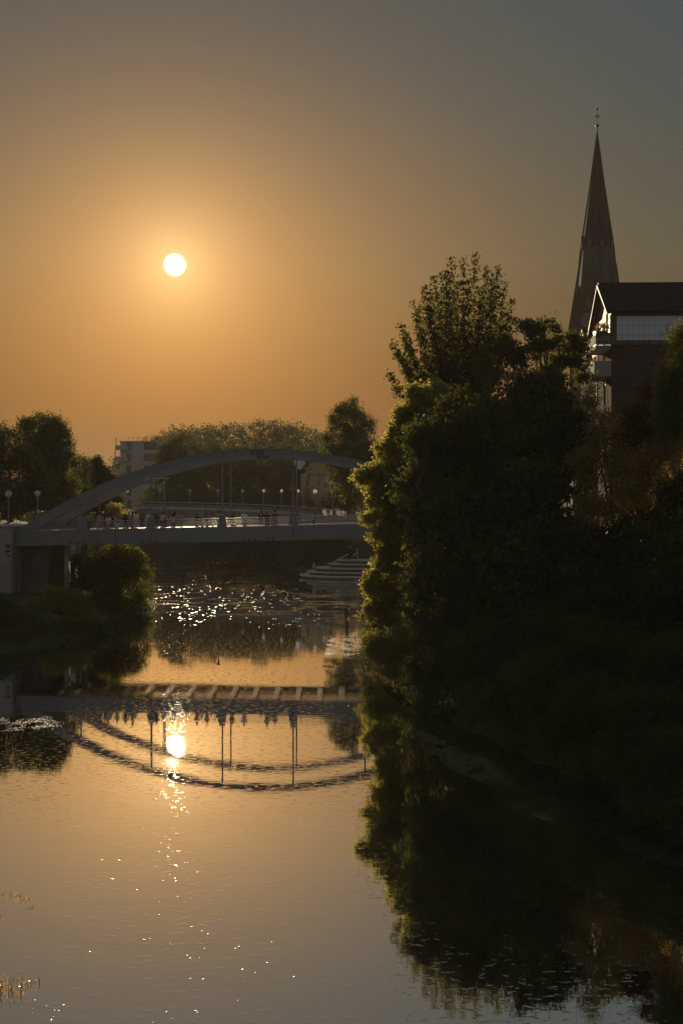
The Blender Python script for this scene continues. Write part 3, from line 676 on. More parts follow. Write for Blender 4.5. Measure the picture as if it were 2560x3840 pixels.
tag(link_mesh('left_bank_growth', quads_mesh('left_bank_growth', leaf_quads(w, .22)), LD), 'dark low growth along the left bank beyond the bridge', 'undergrowth', kind='stuff')
# growth covering the slope of the right bank
L = []
for (x0, y0), (x1, y1) in zip(RIGHT[1:9], RIGHT[2:10]):
    n = int(math.hypot(x1 - x0, y1 - y0) / .8)
    for k in range(n):
        u = k / n
        for _ in range(3):
            q = (x0 + (x1 - x0) * u + random.uniform(0, 11) + .4, y0 + (y1 - y0) * u); r = random.uniform(.6, 1.3); L.append((q[0], q[1], gz(*q) + r * .4, r, r, r * .9))
w = lobe_points(L, 120000, 20, .24, .3); w = w[w[:, 2] > .05]
tag(link_mesh('right_bank_growth', quads_mesh('right_bank_growth', leaf_quads(w, .13)), LD), 'dark ivy and grass covering the right bank slope', 'undergrowth', kind='stuff')

# ------------------------------------------------------------------ buildings
def local_part(name, mb, m, parent, smooth=False):
    return mb.build(name, m, parent, smooth)
bm_ = bpy.data.materials.new('brick_courses'); bm_.use_nodes = True; nt = bm_.node_tree; b_ = nt.nodes['Principled BSDF']; b_.inputs['Roughness'].default_value = .95; b_.inputs['Specular IOR Level'].default_value = .03
tcn = nt.nodes.new('ShaderNodeTexCoord'); sxx = nt.nodes.new('ShaderNodeSeparateXYZ'); mp = nt.nodes.new('ShaderNodeCombineXYZ'); axy = nt.nodes.new('ShaderNodeMath')
nt.links.new(tcn.outputs['Object'], sxx.inputs[0]); nt.links.new(sxx.outputs[0], axy.inputs[0]); nt.links.new(sxx.outputs[1], axy.inputs[1]); nt.links.new(axy.outputs[0], mp.inputs[0]); nt.links.new(sxx.outputs[2], mp.inputs[1])
br = nt.nodes.new('ShaderNodeTexBrick'); br.inputs['Scale'].default_value = 1; br.inputs['Brick Width'].default_value = .25; br.inputs['Row Height'].default_value = .083
br.inputs['Mortar Size'].default_value = .010; br.inputs['Color1'].default_value = (.10, .048, .036, 1); br.inputs['Color2'].default_value = (.065, .032, .025, 1); br.inputs['Mortar'].default_value = (.24, .20, .18, 1)
nt.links.new(mp.outputs[0], br.inputs[0]); nt.links.new(br.outputs[0], b_.inputs[0])
bpn = nt.nodes.new('ShaderNodeBump'); bpn.inputs['Strength'].default_value = .5; bpn.inputs['Distance'].default_value = .01; bpn.invert = True
nt.links.new(br.outputs['Fac'], bpn.inputs['Height']); nt.links.new(bpn.outputs[0], b_.inputs['Normal'])

AX, AY = 17.75, 75.0
BB = thing('brick_building', 'dark brick building with a tiled roof and a strip of white wall panels', 'building', (AX, AY, 6.5), math.radians(-2.2))
zb = 6.5; E_ = 21.9 - zb; R_ = 24.35 - zb; DP = 6.6; LN = 11.0
w = MB(); w.box((LN / 2, DP / 2, (19.72 - zb) / 2), (LN, DP, 19.72 - zb)); local_part('wall', w, bm_, BB)
w = MB(); w.box((LN / 2 + .02, DP / 2, 19.98 - zb - .13), (LN + .10, DP + .14, .26)); w.box((LN / 2 + .02, DP / 2, E_ - .13), (LN + .10, DP + .14, .26)); w.box((.13, -.02, 20.85 - zb), (.42, .10, 1.7)); local_part('fascia', w, M['wood'], BB)
w = MB(); w.box((LN / 2, DP / 2 + .1, 20.8 - zb), (LN, DP - .1, 1.66)); local_part('upper_wall', w, M['steel_dark'], BB)
pm = None
for i in range(29):
    if pm is None: pm = MB().box((0, 0, 0), (.345, .05, 1.60)).mesh('wall_panel'); pm.materials.append(M['white'])
    o = link_mesh('wall_panel', pm, None, BB, (.53 + i * .36, .02 - .01, 20.83 - zb))
    if i % 1 == 0 and i < 14: pass
ln = MB()
for zz in (.32, .95): ln.box((5.6, -.022, 20.05 - zb + zz), (10.4, .008, .012))
local_part('panel_joint', ln, M['steel_dark'], BB)
g = MB(); g.prism([(.05, .1, E_), (.05, DP - .1, E_), (.05, DP / 2, R_ - .15)], (LN - .1, 0, 0)); local_part('gable_wall', g, M['wood'], BB)
sl_ = (R_ - E_) / (DP / 2 + .25); ang = math.atan(sl_)
rf = MB(); th = .10
rf.prism([(-.3, -.25, E_ - .02), (-.3, DP / 2, R_), (-.3, DP / 2, R_ - .12), (-.3, -.25, E_ - .14)], (LN + .3, 0, 0))
rf.prism([(-.3, DP + .25, E_ - .02), (-.3, DP + .25, E_ - .14), (-.3, DP / 2, R_ - .12), (-.3, DP / 2, R_)], (LN + .3, 0, 0))
local_part('roof', rf, M['tile'], BB)
tm = MB()
for k in range(5):
    pass
prof = [(-.15, 0), (-.09, .035), (-.02, .045), (.05, .02), (.12, 0), (.155, .012)]
tm.v = []; tm.f = []
for yy, zz in ((0, .05), (.36, .015)):
    for x, z in prof: tm.v.append(Vector((x, yy, z + zz)))
for i in range(5): tm.f.append((i, i + 1, 7 + i, 6 + i))
n0 = len(tm.v)
for x, z in prof: tm.v.append(Vector((x, 0, -.01)))
for i in range(5): tm.f.append((n0 + i, n0 + i + 1, i + 1, i))
tmesh = tm.mesh('roof_tile'); tmesh.materials.append(M['tile'])
rows = 12; rl = math.hypot(DP / 2 + .25, R_ - E_)
roofo = [o for o in BB.children if o.name.startswith('roof')]
for r in range(rows):
    for c in range(22):
        o = link_mesh('roof_tile', tmesh, None, BB); u = r / rows
        o.location = (-.12 + c * .305, -.25 + (DP / 2 + .25) * u, E_ + (R_ - E_) * u); o.rotation_euler = (ang + random.uniform(-.01, .01), 0, 0)
rt = MB()
for k in range(34):
    rt.tube([(-.25 + k * .34, DP / 2, R_ + .03), (.09 + k * .34, DP / 2, R_ + .045)], [.10, .115], 8)
local_part('ridge_cap', rt, M['tile'], BB)
pale = mat('weathered_board_edge', (.34, .19, .10), .6, var=.1, spec=.08)
for a, b, nm in (((-.34, -.3, E_ - .10), (-.34, DP / 2, R_ - .0), 'barge_board'), ((-.34, DP / 2, R_), (-.34, DP + .35, E_ - .45), 'barge_board'), ((-.20, DP / 2 + .2, R_ - .55), (-.20, DP - .7, E_ - .3), 'inner_barge_board')):
    a, b = Vector(a), Vector(b); w = MB(); w.prism([a, b, b + Vector((0, 0, -.20)), a + Vector((0, 0, -.14))], (.05, 0, 0)); local_part(nm, w, pale, BB)
w = MB(); w.box((-.22, .35, 20.9 - zb), (.14, .12, 2.0)); w.box((-.22, 3.6, 20.2 - zb), (.10, .12, 2.8)); w.box((-.25, 3.6, 17.4 - zb), (.10, .12, 2.4)); local_part('gable_post', w, M['wood'], BB)
w = MB(); w.box((-.50, 1.75, 19.62 - zb), (1.0, 3.3, .22)); w.box((-.97, 1.75, 20.15 - zb), (.08, 3.3, .55)); w.box((-.50, .08, 20.15 - zb), (1.0, .08, .80)); bal = local_part('balcony', w, M['concrete'], BB)
for k in range(3): MB().box((-.30 - k * .24, .03, 19.95 - zb), (.13, .05, .10)).build('drain_slot', M['iron'], bal)
w = MB(); w.box((-.60, .0, 20.55 - zb), (.75, .26, .18)); local_part('flower_box', w, M['concrete_dark'], BB)
fl = lobe_points([(-.72, -.05, 20.85 - zb, .34, .22, .30), (-.30, -.05, 20.95 - zb, .28, .2, .26), (-.85, -.05, 20.5 - zb, .22, .15, .3)], 700, 14, .07, .3)
fl_o = link_mesh('balcony_flowers', quads_mesh('balcony_flowers', leaf_quads(fl, .10)), leaf_mat('flower_petals', (.28, .22, .15), (.06, .07, .02), (.4, .3, .15), .4, .05), BB); fl_o['kind'] = 'stuff'
w = MB(); w.box((-.55, 1.6, 17.70 - zb), (1.1, 3.0, .10)); w.box((-1.07, 1.6, 18.2 - zb), (.05, 3.0, 1.0)); w.box((-.55, .08, 18.2 - zb), (1.1, .05, 1.0)); local_part('white_balcony', w, M['render_wall'], BB)
w = MB(); w.tube([(-1.1, .06, 18.82 - zb), (0, .06, 18.82 - zb)], .02, 6); w.tube([(-1.1, .06, 18.82 - zb), (-1.1, 3.1, 18.82 - zb)], .02, 6); w.tube([(-1.1, .06, 18.7 - zb), (-1.1, .06, 18.82 - zb)], .02, 6); local_part('balcony_rail', w, M['rail'], BB)
for zz in (20.9, 18.0):
    w = MB().box((-.012, 2.3, zz - zb), (.03, 1.2, 1.5)); f = w.build('window', M['wood'], BB); MB().box((-.03, 2.3, zz - zb), (.012, 1.0, 1.3)).build('pane', M['dark_glass'], f)
for i, (X, Y, ez, az, lab) in enumerate(((19.3, 86.5, 20.5, 22.1, 'narrow brick house with a lit gable edge just left of the brick building'), (20.35, 94, 22.4, 24.0, 'narrower brick gable between the spire base and its brick neighbour'))):
    t = thing('gabled_house', lab, 'house', (X, Y, 7)); D2 = 3.0; L2 = 6.0
    MB().box((L2 / 2, D2 / 2, (ez - 7) / 2), (L2, D2, ez - 7)).build('wall', bm_, t)
    MB().prism([(0, 0, ez - 7), (0, D2, ez - 7), (0, D2 / 2, az - 7 - .1)], (L2, 0, 0)).build('gable', M['wood'], t)
    r = MB(); r.prism([(-.2, -.2, ez - 7.15), (-.2, D2 / 2, az - 7), (-.2, D2 / 2, az - 7.1), (-.2, -.2, ez - 7.28)], (L2, 0, 0)); r.prism([(-.2, D2 + .2, ez - 7.15), (-.2, D2 + .2, ez - 7.28), (-.2, D2 / 2, az - 7.1), (-.2, D2 / 2, az - 7)], (L2, 0, 0)); r.build('roof', M['tile'], t)
    for sgn in (-1, 1):
        a = Vector((-.24, D2 / 2, az - 7)); b = Vector((-.24, D2 / 2 + sgn * (D2 / 2 + .3), ez - 7.25)); MB().prism([a, b, b + Vector((0, 0, -.2)), a + Vector((0, 0, -.2))], (.07, 0, 0)).build('barge_board', pale, t)
    f = MB().box((-.02, D2 / 2, ez - 7.9), (.05, .9, 1.3)).build('window', M['wood'], t); MB().box((-.035, D2 / 2, ez - 7.9), (.04, .7, 1.1)).build('pane', M['dark_glass'], f)
p = P(2180, 0, 82)
t = thing('white_house', 'white rendered house glimpsed through the trees below the brick building', 'house', (p.x, 84, 7))
MB().box((2.6, 2, 3.6), (5.2, 4, 7.2)).build('wall', M['concrete'], t)
r = MB(); r.prism([(-.2, -.2, 7.2), (5.4, -.2, 7.2), (5.4, 2, 8.6), (-.2, 2, 8.6)], (0, 0, -.12)); r.prism([(-.2, 4.2, 7.2), (-.2, 2, 8.6), (5.4, 2, 8.6), (5.4, 4.2, 7.2)], (0, 0, -.12)); r.build('roof', M['tile'], t)
for k in range(3):
    for zz in (1.8, 4.8):
        f = MB().box((1.0 + k * 1.6, -.01, zz), (.9, .06, 1.2)).build('window', M['concrete_pale'], t); MB().box((1.0 + k * 1.6, -.03, zz), (.74, .05, 1.04)).build('pane', M['dark_glass'], f)

# church
CX, CY = (2237 - 1280) * 203 / F, 203.0; CS = 203 / 200
t = thing('church_tower', 'tall church tower with a green copper octagonal spire and a weathercock', 'church', (CX, CY, 7.5), math.radians(-39.6)); z0 = 7.5
def cz(y): return CAM_H - (y - HOR) * 203 / F - z0
hw = 3.55; ze = cz(1236); za = cz(1002)
MB().box((0, 0, ze / 2), (2 * hw, 2 * hw, ze)).build('tower_wall', M['church_brick'], t)
MB().box((0, 0, ze - .35), (2 * hw + .3, 2 * hw + .3, .25)).build('cornice', M['church_brick'], t)
for k in range(4):
    w = MB(); R4 = Matrix.Rotation(k * math.pi / 2, 4, 'Z')
    w.prism([R4 @ Vector((-hw, -hw - .03, ze)), R4 @ Vector((hw, -hw - .03, ze)), R4 @ Vector((0, -hw - .03, za))], R4 @ Vector((0, .5, 0))); w.build('gable', M['church_brick'], t)
    w = MB()
    for sg in (-1, 1):
        a = R4 @ Vector((sg * (hw + .12), -hw - .12, ze - .1)); b = R4 @ Vector((0, -hw - .12, za + .15)); w.tube([a, b], .11, 4)
    w.build('gable_coping', M['copper'], t)
    w = MB(); w.prism([R4 @ Vector((-hw, -hw + .4, ze)), R4 @ Vector((hw, -hw + .4, ze)), R4 @ Vector((0, -hw + .4, za - .1))], R4 @ Vector((0, hw - .5, 0))); w.build('gable_roof', M['copper'], t)
    # rose, lancet and louvred belfry openings on each face
    ro = MB(); cc = R4 @ Vector((0, -hw - .06, cz(1210))); ux = R4 @ Vector((1, 0, 0))
    def ring(c, r, tr, seg=20):
        ro.tube([c + ux * r * math.cos(a) + Vector((0, 0, r * math.sin(a))) for a in np.linspace(0, 2 * math.pi, seg + 1)], tr, 5, cap=False)
    ring(cc, 1.12, .12)
    for q in range(6):
        a = q * math.pi / 3; ring(cc + ux * .64 * math.cos(a) + Vector((0, 0, .64 * math.sin(a))), .31, .05, 12)
    ring(cc, .3, .05, 12); ro.build('rose_window', M['concrete'], t)
    dz = MB(); dz.tube([cc, cc + (R4 @ Vector((0, .05, 0)))], 1.1, 20); dz.build('rose_glass', M['dark_glass'], t)
    l = MB(); c2 = R4 @ Vector((0, -hw - .05, cz(1140))); uy = R4 @ Vector((0, .06, 0))
    l.prism([c2 - ux * .42 - Vector((0, 0, .7)), c2 + ux * .42 - Vector((0, 0, .7)), c2 + ux * .42 + Vector((0, 0, .2)), c2 + Vector((0, 0, .85)), c2 - ux * .42 + Vector((0, 0, .2))], uy); l.build('lancet_window', M['dark_glass'], t)
    l = MB(); ring_pts = [c2 - ux * .48 - Vector((0, 0, .75)), c2 - ux * .48 + Vector((0, 0, .25)), c2 + Vector((0, 0, .95)), c2 + ux * .48 + Vector((0, 0, .25)), c2 + ux * .48 - Vector((0, 0, .75))]
    l.tube(ring_pts, .07, 4); l.build('lancet_surround', M['church_brick'], t)
    for sx_ in (-1.4, 1.4):
        l = MB(); c3 = R4 @ Vector((sx_, -hw - .02, cz(1400))); l.prism([c3 - ux * .6 - Vector((0, 0, 2.4)), c3 + ux * .6 - Vector((0, 0, 2.4)), c3 + ux * .6 + Vector((0, 0, 1.4)), c3 + Vector((0, 0, 2.4)), c3 - ux * .6 + Vector((0, 0, 1.4))], uy); l.build('belfry_opening', M['dark_glass'], t)
def octo(profile, name, m, rot=math.pi / 8):
    w = MB(); n = 0
    for r, z in profile:
        for k in range(8): a = rot + k * math.pi / 4; w.v.append(Vector((r * math.cos(a), r * math.sin(a), z)))
    for i in range(len(profile) - 1):
        for k in range(8): k2 = (k + 1) % 8; w.f.append((i * 8 + k, i * 8 + k2, i * 8 + 8 + k2, i * 8 + 8 + k))
    w.f.append(tuple(range(7, -1, -1))); w.f.append(tuple((len(profile) - 1) * 8 + k for k in range(8))); return w.build(name, m, t)
px2 = 203 / F / 2
octo([(3.75, cz(1110)), (150 * px2, cz(1066)), (124 * px2, cz(935))], 'lower_spire', M['copper'])
octo([(128 * px2, cz(934)), (118 * px2, cz(905)), (54 * px2, cz(690)), (5 * px2, cz(500)), (3 * px2, cz(494))], 'upper_spire', M['slate'])
ar = MB()
for k in range(8):
    a = math.pi / 8 + k * math.pi / 4; d_ = Vector((math.cos(a), math.sin(a), 0))
    ar.tube([d_ * 150 * px2 + Vector((0, 0, cz(1066))), d_ * 126 * px2 + Vector((0, 0, cz(933))), d_ * 118 * px2 + Vector((0, 0, cz(905))), d_ * 54 * px2 + Vector((0, 0, cz(690))), d_ * 3 * px2 + Vector((0, 0, cz(496)))], [.06] * 5, 4)
ar.build('spire_ridge', M['copper'], t)
for k in range(8):
    a = k * math.pi / 4; R8 = Matrix.Rotation(a, 4, 'Z'); ap = 122 * px2 * math.cos(math.pi / 8)
    w = MB(); w.prism([R8 @ Vector((ap - .5, -.45, cz(938))), R8 @ Vector((ap - .5, .45, cz(938))), R8 @ Vector((ap - .5, .45, cz(912))), R8 @ Vector((ap - .5, 0, cz(886))), R8 @ Vector((ap - .5, -.45, cz(912)))], R8 @ Vector((.72, 0, 0))); lu = w.build('lucarne', M['slate'], t)
    w = MB(); w.prism([R8 @ Vector((ap + .2, -.26, cz(936))), R8 @ Vector((ap + .2, .26, cz(936))), R8 @ Vector((ap + .2, .26, cz(916))), R8 @ Vector((ap + .2, 0, cz(905))), R8 @ Vector((ap + .2, -.26, cz(916)))], R8 @ Vector((.05, 0, 0))); w.build('louvre', M['dark_glass'], lu)
fi = MB(); fi.lathe([(.01, cz(500)), (.14, cz(494)), (.10, cz(488)), (.09, cz(474))] + [(max(.02, .36 * math.sin(math.pi * i / 6)), cz(471) - .26 * math.cos(math.pi * i / 6)) for i in range(7)] + [(.06, cz(464)), (.05, cz(410))], seg=10); fi.build('finial', M['iron'], t)
cr = MB(); cr.box((0, 0, cz(437)), (1.1, .09, .09), rz=math.radians(39.6)); cr.box((0, 0, cz(433)), (.7, .07, .07), rz=math.radians(39.6))
for s_ in (-1, 1): cr.tube([Vector((0, 0, cz(426))), Vector((s_ * .42 * math.cos(.69), s_ * .42 * math.sin(.69), cz(437))), Vector((0, 0, cz(448)))], .03, 4)
cr.build('cross', M['iron'], t)
ck = MB(); ck.v = []; R9 = Matrix.Rotation(math.radians(39.6), 4, 'Z')
outl = [(-.35, .25), (-.42, .62), (-.22, .45), (0, .30), (.12, .42), (.14, .66), (.24, .72), (.34, .62), (.26, .48), (.26, .2), (.08, 0), (-.12, 0)]
ck.prism([R9 @ Vector((x * .75, -.04, cz(413) + z * .75)) for x, z in outl], R9 @ Vector((0, .08, 0))); ck.build('weathercock', M['iron'], t)

# block far left, villa, further roofs
X0 = (413 - 1280) * 300 / F; s3 = 300 / F
def z3(y): return CAM_H - (y - HOR) * s3
t = thing('apartment_block', 'pale flat roofed apartment block with stacked corner balconies far left of the arch', 'building', (X0, 300, 7)); ZT = z3(1658) - 7
MB().box((10, 8, ZT / 2), (14.5, 16, ZT)).build('wall', M['render_wall'], t)
MB().box((10, 8, ZT + .15), (14.8, 16.3, .3)).build('roof_edge', M['concrete_pale'], t)
r = MB()
for k in range(9): r.tube([(4.8 + k * 1.25, .5, ZT + .3), (4.8 + k * 1.25, .5, ZT + 1.2)], .04, 4)
r.tube([(4.6, .5, ZT + 1.2), (15, .5, ZT + 1.2)], .05, 4); r.build('roof_railing', M['iron'], t)
for i, xx in enumerate((8.5, 9.4, 12.2, 12.7)): MB().tube([(xx, 2, ZT + .3), (xx + .3 * (-1) ** i, 2, ZT + 1.5)], .09, 5).build('antenna', M['iron'], t)
for i in range(6):
    zz = ZT - 1.9 - i * 3.05; sh = 0.0
    b = MB(); sx0 = 2.3 - .22 * i; b.box((sx0 + 1.0, .2, zz), (3.4, 2.2, .25)); b.box((sx0 + 1.0, -.85, zz + .55), (3.4, .12, .9)); b.box((sx0 - .65, .2, zz + .55), (.12, 2.2, .9)); b.build('balcony', M['render_wall'], t)
    MB().box((sx0 - .55, -.6, zz + 1.6), (.2, .2, 2.8)).build('balcony_post', M['render_wall'], t)
    for xx, ww in ((5.0, 1.3), (10.8, 3.6), (15.2, 1.4)):
        f = MB().box((xx, -.02, zz + .9), (ww, .08, 2.0)).build('window', M['concrete_dark'], t); MB().box((xx, -.05, zz + .9), (ww - .2, .06, 1.8)).build('pane', M['dark_glass'], f)
X0 = (1130 - 1280) * 215 / F; s4 = 215 / F
t = thing('villa', 'old ochre villa with bay and sills seen under the right side of the arch', 'house', (X0, 215, 8.2))
def zz4(y): return CAM_H - (y - HOR) * s4 - 8.2
MB().box((3.3, 4, zz4(1780) / 2), (4.2, 8, zz4(1780))).build('wall', M['yellow_wall'], t)
MB().box((.75, 3, zz4(1778) / 2), (1.6, 6, zz4(1778))).build('bay_wall', M['yellow_wall'], t)
g = MB(); g.prism([(.6, -.0, zz4(1778)), (5.4, 0, zz4(1778)), (4.4, 0, zz4(1735)), (1.7, 0, zz4(1735))], (0, 7, 0)); g.build('attic_wall', M['yellow_wall'], t)
r = MB(); r.prism([(-.2, -.3, zz4(1764)), (1.6, -.3, zz4(1722)), (4.6, -.3, zz4(1722)), (6.0, -.3, zz4(1772)), (5.6, -.3, zz4(1772)), (4.4, -.3, zz4(1730)), (1.8, -.3, zz4(1730)), (.2, -.3, zz4(1764))], (0, 8, 0)); r.build('roof', M['tile'], t)
r = MB(); r.prism([(-.9, .5, zz4(1758)), (1.35, .5, zz4(1760)), (.5, .5, zz4(1726)), (-1.4, .5, zz4(1726))], (0, 5, 0)); r.build('side_roof', M['white'], t)
for xa_, ya, w_, h_ in ((1197, 1783, 12, 9), (1153, 1813, 7, 24), (1197, 1812, 6, 22), (1166, 1760, 7, 15), (1222, 1820, 8, 24)):
    c = Vector(((xa_ - 1280) * s4 - X0, -.04, zz4(ya))); f = MB().box(c, (w_ * s4 + .1, .1, h_ * s4 + .1)).build('window', M['concrete_pale'], t)
    MB().box(c + Vector((0, -.04, 0)), (w_ * s4 - .05, .06, h_ * s4 - .05)).build('pane', M['dark_glass'], f); MB().box(c + Vector((0, -.12, -h_ * s4 / 2 - .12)), (w_ * s4 + .35, .25, .12)).build('sill', M['white'], f)
# promenade parapet and road
pv = MB(); pts_ = [(520, 1882, 208), (650, 1884, 205), (760, 1886, 200), (870, 1889, 192), (1000, 1894, 184), (1120, 1901, 176), (1240, 1910, 168), (1400, 1921, 160), (1560, 1930, 154)]
t = thing('promenade_parapet', 'low concrete parapet with a metal top rail running along the far promenade', 'wall', (-20, 190, 7))
for (x0, y0, d0), (x1, y1, d1) in zip(pts_[:-1], pts_[1:]):
    a, b = P(x0, y0, d0), P(x1, y1, d1); o = Vector((-20, 190, 7))
    w = MB(); w.prism([a - o + Vector((0, 0, -.35)), b - o + Vector((0, 0, -.35)), b - o + Vector((0, 0, -4.6)), a - o + Vector((0, 0, -4.6))], (0, .3, 0)); w.build('wall_bay', M['concrete_dark'], t)
    w = MB(); w.prism([a - o + Vector((0, -.1, -.82)), b - o + Vector((0, -.1, -.82)), b - o + Vector((0, -.1, -1.25)), a - o + Vector((0, -.1, -1.25))], (0, .09, 0)); w.build('ledge', M['concrete'], t)
    MB().tube([a - o, b - o], .05, 6).build('top_rail', M['rail'], t)
    n = max(2, int((b - a).length / 2.2)); w = MB()
    for k in range(n): q = a.lerp(b, k / n) - o; w.box(q + Vector((0, .05, -.18)), (.07, .07, .36))
    w.build('rail_post', M['grey_metal'], t)
# sunlit railing panels at the right end of the ramp
for i, (x0, y0, x1, y1, d) in enumerate(((1210, 1911, 1247, 1915, 150), (1260, 1914, 1316, 1921, 148), (1330, 1920, 1385, 1926, 146))):
    a, b = P(x0, y0, d), P(x1, y1, d); t = thing('railing_panel', ('short', 'longer', 'last, partly hidden')[i] + ' sunlit slatted railing panel at the right end of the promenade ramp', 'railing', tuple(a), group='sunlit railing panels on the ramp')
    o = a.copy()
    for k in range(6):
        z = Vector((0, 0, -k * .16)); MB().prism([a - o + z, b - o + z, b - o + z + Vector((0, .05, -.045)), a - o + z + Vector((0, .05, -.045))], (0, .04, 0)).build('slat', M['rail'], t)
    for u in (0, .33, .66, 1): q = a.lerp(b, u) - o; MB().box(q + Vector((0, .1, -.9)), (.06, .06, 2.0)).build('post', M['grey_metal'], t)
rd = MB(); rd.prism([(-60, 206, 8.05), (30, 206, 8.05), (30, 212, 8.05), (-60, 212, 8.05)], (0, 0, -.15)); tag(rd.build('promenade', M['asphalt']), kind='structure')

# globe lamps
gm = bpy.data.materials.new('lamp_globe_glass'); gm.use_nodes = True; nt = gm.node_tree; nt.nodes.clear()
o_ = nt.nodes.new('ShaderNodeOutputMaterial'); d_ = nt.nodes.new('ShaderNodeBsdfTranslucent'); d_.inputs[0].default_value = (.9, .85, .78, 1)
g_ = nt.nodes.new('ShaderNodeBsdfGlossy'); g_.inputs['Roughness'].default_value = .08; tr_ = nt.nodes.new('ShaderNodeBsdfTransparent')
m1 = nt.nodes.new('ShaderNodeMixShader'); m1.inputs[0].default_value = .55; nt.links.new(tr_.outputs[0], m1.inputs[1]); nt.links.new(d_.outputs[0], m1.inputs[2])
m2 = nt.nodes.new('ShaderNodeMixShader'); m2.inputs[0].default_value = .22; nt.links.new(m1.outputs[0], m2.inputs[1]); nt.links.new(g_.outputs[0], m2.inputs[2]); nt.links.new(m2.outputs[0], o_.inputs[0])
def globe(x, y, d, r, lab, group, h=3.6):
    c = P(x, y, d); R = r * d / F; zb_ = c.z - h
    t = thing('globe_lamp', lab, 'street lamp', (c.x, c.y, zb_), group=group)
    pl_ = MB().tube([(0, 0, 0), (0, 0, h - R)], [.06, .045], 8).build('pole', M['grey_metal'], t)
    MB().lathe([(.07, h - R - .38), (.11, h - R - .30), (.11, h - R - .18), (.05, h - R - .06)], seg=10).build('collar', M['grey_metal'], t)
    MB().lathe(sphere_prof(R, h, 10), seg=16).build('globe', gm, t, smooth=True)
    MB().lathe([(.05, h - R), (.06, h - R * .3), (.085, h - R * .1), (.07, h + R * .25), (.02, h + R * .3)], seg=8).build('bulb', M['iron'], t)
for x, y, d, r, lab in ((33, 1852, 100, 13, 'globe lamp nearest the left edge, beside the lime tree'), (142, 1850, 100, 11.5, 'bright globe lamp on a post above the left foot of the arch'),
                        (170, 1880, 125, 10, 'lower globe lamp, leftmost of three close together'), (186, 1877, 135, 8, 'small globe lamp in the middle of three close together'), (199, 1878, 132, 8, 'small globe lamp, rightmost of three close together')):
    globe(x, y, d, r, lab, 'globe lamps at the left bridge end')
ords = ['first', 'second', 'third', 'fourth', 'fifth', 'sixth', 'seventh', 'eighth', 'ninth', 'tenth']
for i, (x, y, r) in enumerate(((478, 1840, 6.5), (601, 1839, 5.5), (713, 1839, 5.5), (818, 1840, 6), (911, 1841, 6.5), (990, 1841, 6.5), (1057, 1842, 6.5), (1118, 1842, 7), (1183, 1843, 8), (1250, 1845, 8.5), (1320, 1846, 8))):
    lab = (ords[i] if i < 10 else 'last') + ' globe lamp from the left in the far promenade row' + (', glowing in the sun' if i in (0, 8, 9, 10) else '')
    globe(x, y, (206, 206, 204, 200, 190, 182, 176, 170, 164, 158, 152)[i], r, lab, 'globe lamps along the far promenade', 3.9)

# parked cars
def car(x, y, d, lab, body_m):
    c = P(x, y, d); t = thing('parked_car', lab, 'car', (c.x, c.y, 8.1), group='cars parked on the promenade')
    pr = [(-2.1, .35), (-2.12, .75), (-1.9, .92), (-1.0, 1.0), (-.45, 1.42), (.75, 1.45), (1.45, 1.05), (2.0, .95), (2.1, .6), (2.05, .35)]
    MB().prism([(x_, -.85, z_) for x_, z_ in pr], (0, 1.7, 0)).build('body', body_m, t)
    for a, b in (((-.85, 1.0), (-.42, 1.36)), ((.1, 1.0), (.1, 1.38))):
        MB().prism([(a[0], -.862, 1.02), (b[0], -.862, 1.38), (b[0] + .5, -.862, 1.38), (a[0] + .85, -.862, 1.02)], (0, .012, 0)).build('window', M['dark_glass'], t)
    for xx in (-1.3, 1.3):
        for yy in (-.78, .78):
            w_ = MB().tube([(xx, yy - .1, .32), (xx, yy + .1, .32)], .32, 14).build('wheel', M['iron'], t); MB().tube([(xx, yy - .11, .32), (xx, yy + .11, .32)], .18, 10).build('rim', M['grey_metal'], w_)
    MB().box((-2.08, -.6, .7), (.08, .3, .14)).build('headlight', M['white'], t); MB().box((-2.08, .6, .7), (.08, .3, .14)).build('headlight', M['white'], t)
car(545, 1870, 211, 'silver car parked behind the far parapet, left of the other car', mat('silver_car_paint', (.5, .5, .5), .2, metal=.5, coat=.5))
car(690, 1876, 211, 'dark car parked behind the far parapet under the park trees', mat('dark_car_paint', (.06, .06, .07), .2, metal=.3, coat=.5))

# curved river steps
t = thing('river_steps', 'curved concrete seating steps descending into the river beyond the bridge', 'steps', (5, 150, 0))
def tier(tipx, zt, cy0, ry, x_c=6.0, zlo=-1.2):
    a = (tipx - x_c); w = MB(); pts = []
    for k in range(15):
        an = math.pi / 2 + math.pi * k / 14; pts.append((x_c - abs(a) * abs(math.cos(an)) ** .75, cy0 + ry * math.sin(an)))
    pts = [(x_c + 6, cy0 + ry)] + pts + [(x_c + 6, cy0 - ry)]
    w.prism([(x - 5, y - 150, zlo) for x, y in pts][::-1], (0, 0, zt - zlo)); return w
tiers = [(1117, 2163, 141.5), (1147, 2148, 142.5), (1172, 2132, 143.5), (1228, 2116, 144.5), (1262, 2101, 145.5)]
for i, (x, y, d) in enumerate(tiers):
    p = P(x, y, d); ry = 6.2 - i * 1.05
    tier(p.x, p.z, 147.6, ry, zlo=p.z - .17).build('step_tread', M['concrete_tread'], t)  # paler concrete paints the tier tops as lit
    tier(p.x + .35, p.z - .172, 147.6, ry - .30, zlo=p.z - 1.1).build('step_riser', M['concrete_dark'], t)  # darker inset body paints in the shadow gap below each tread
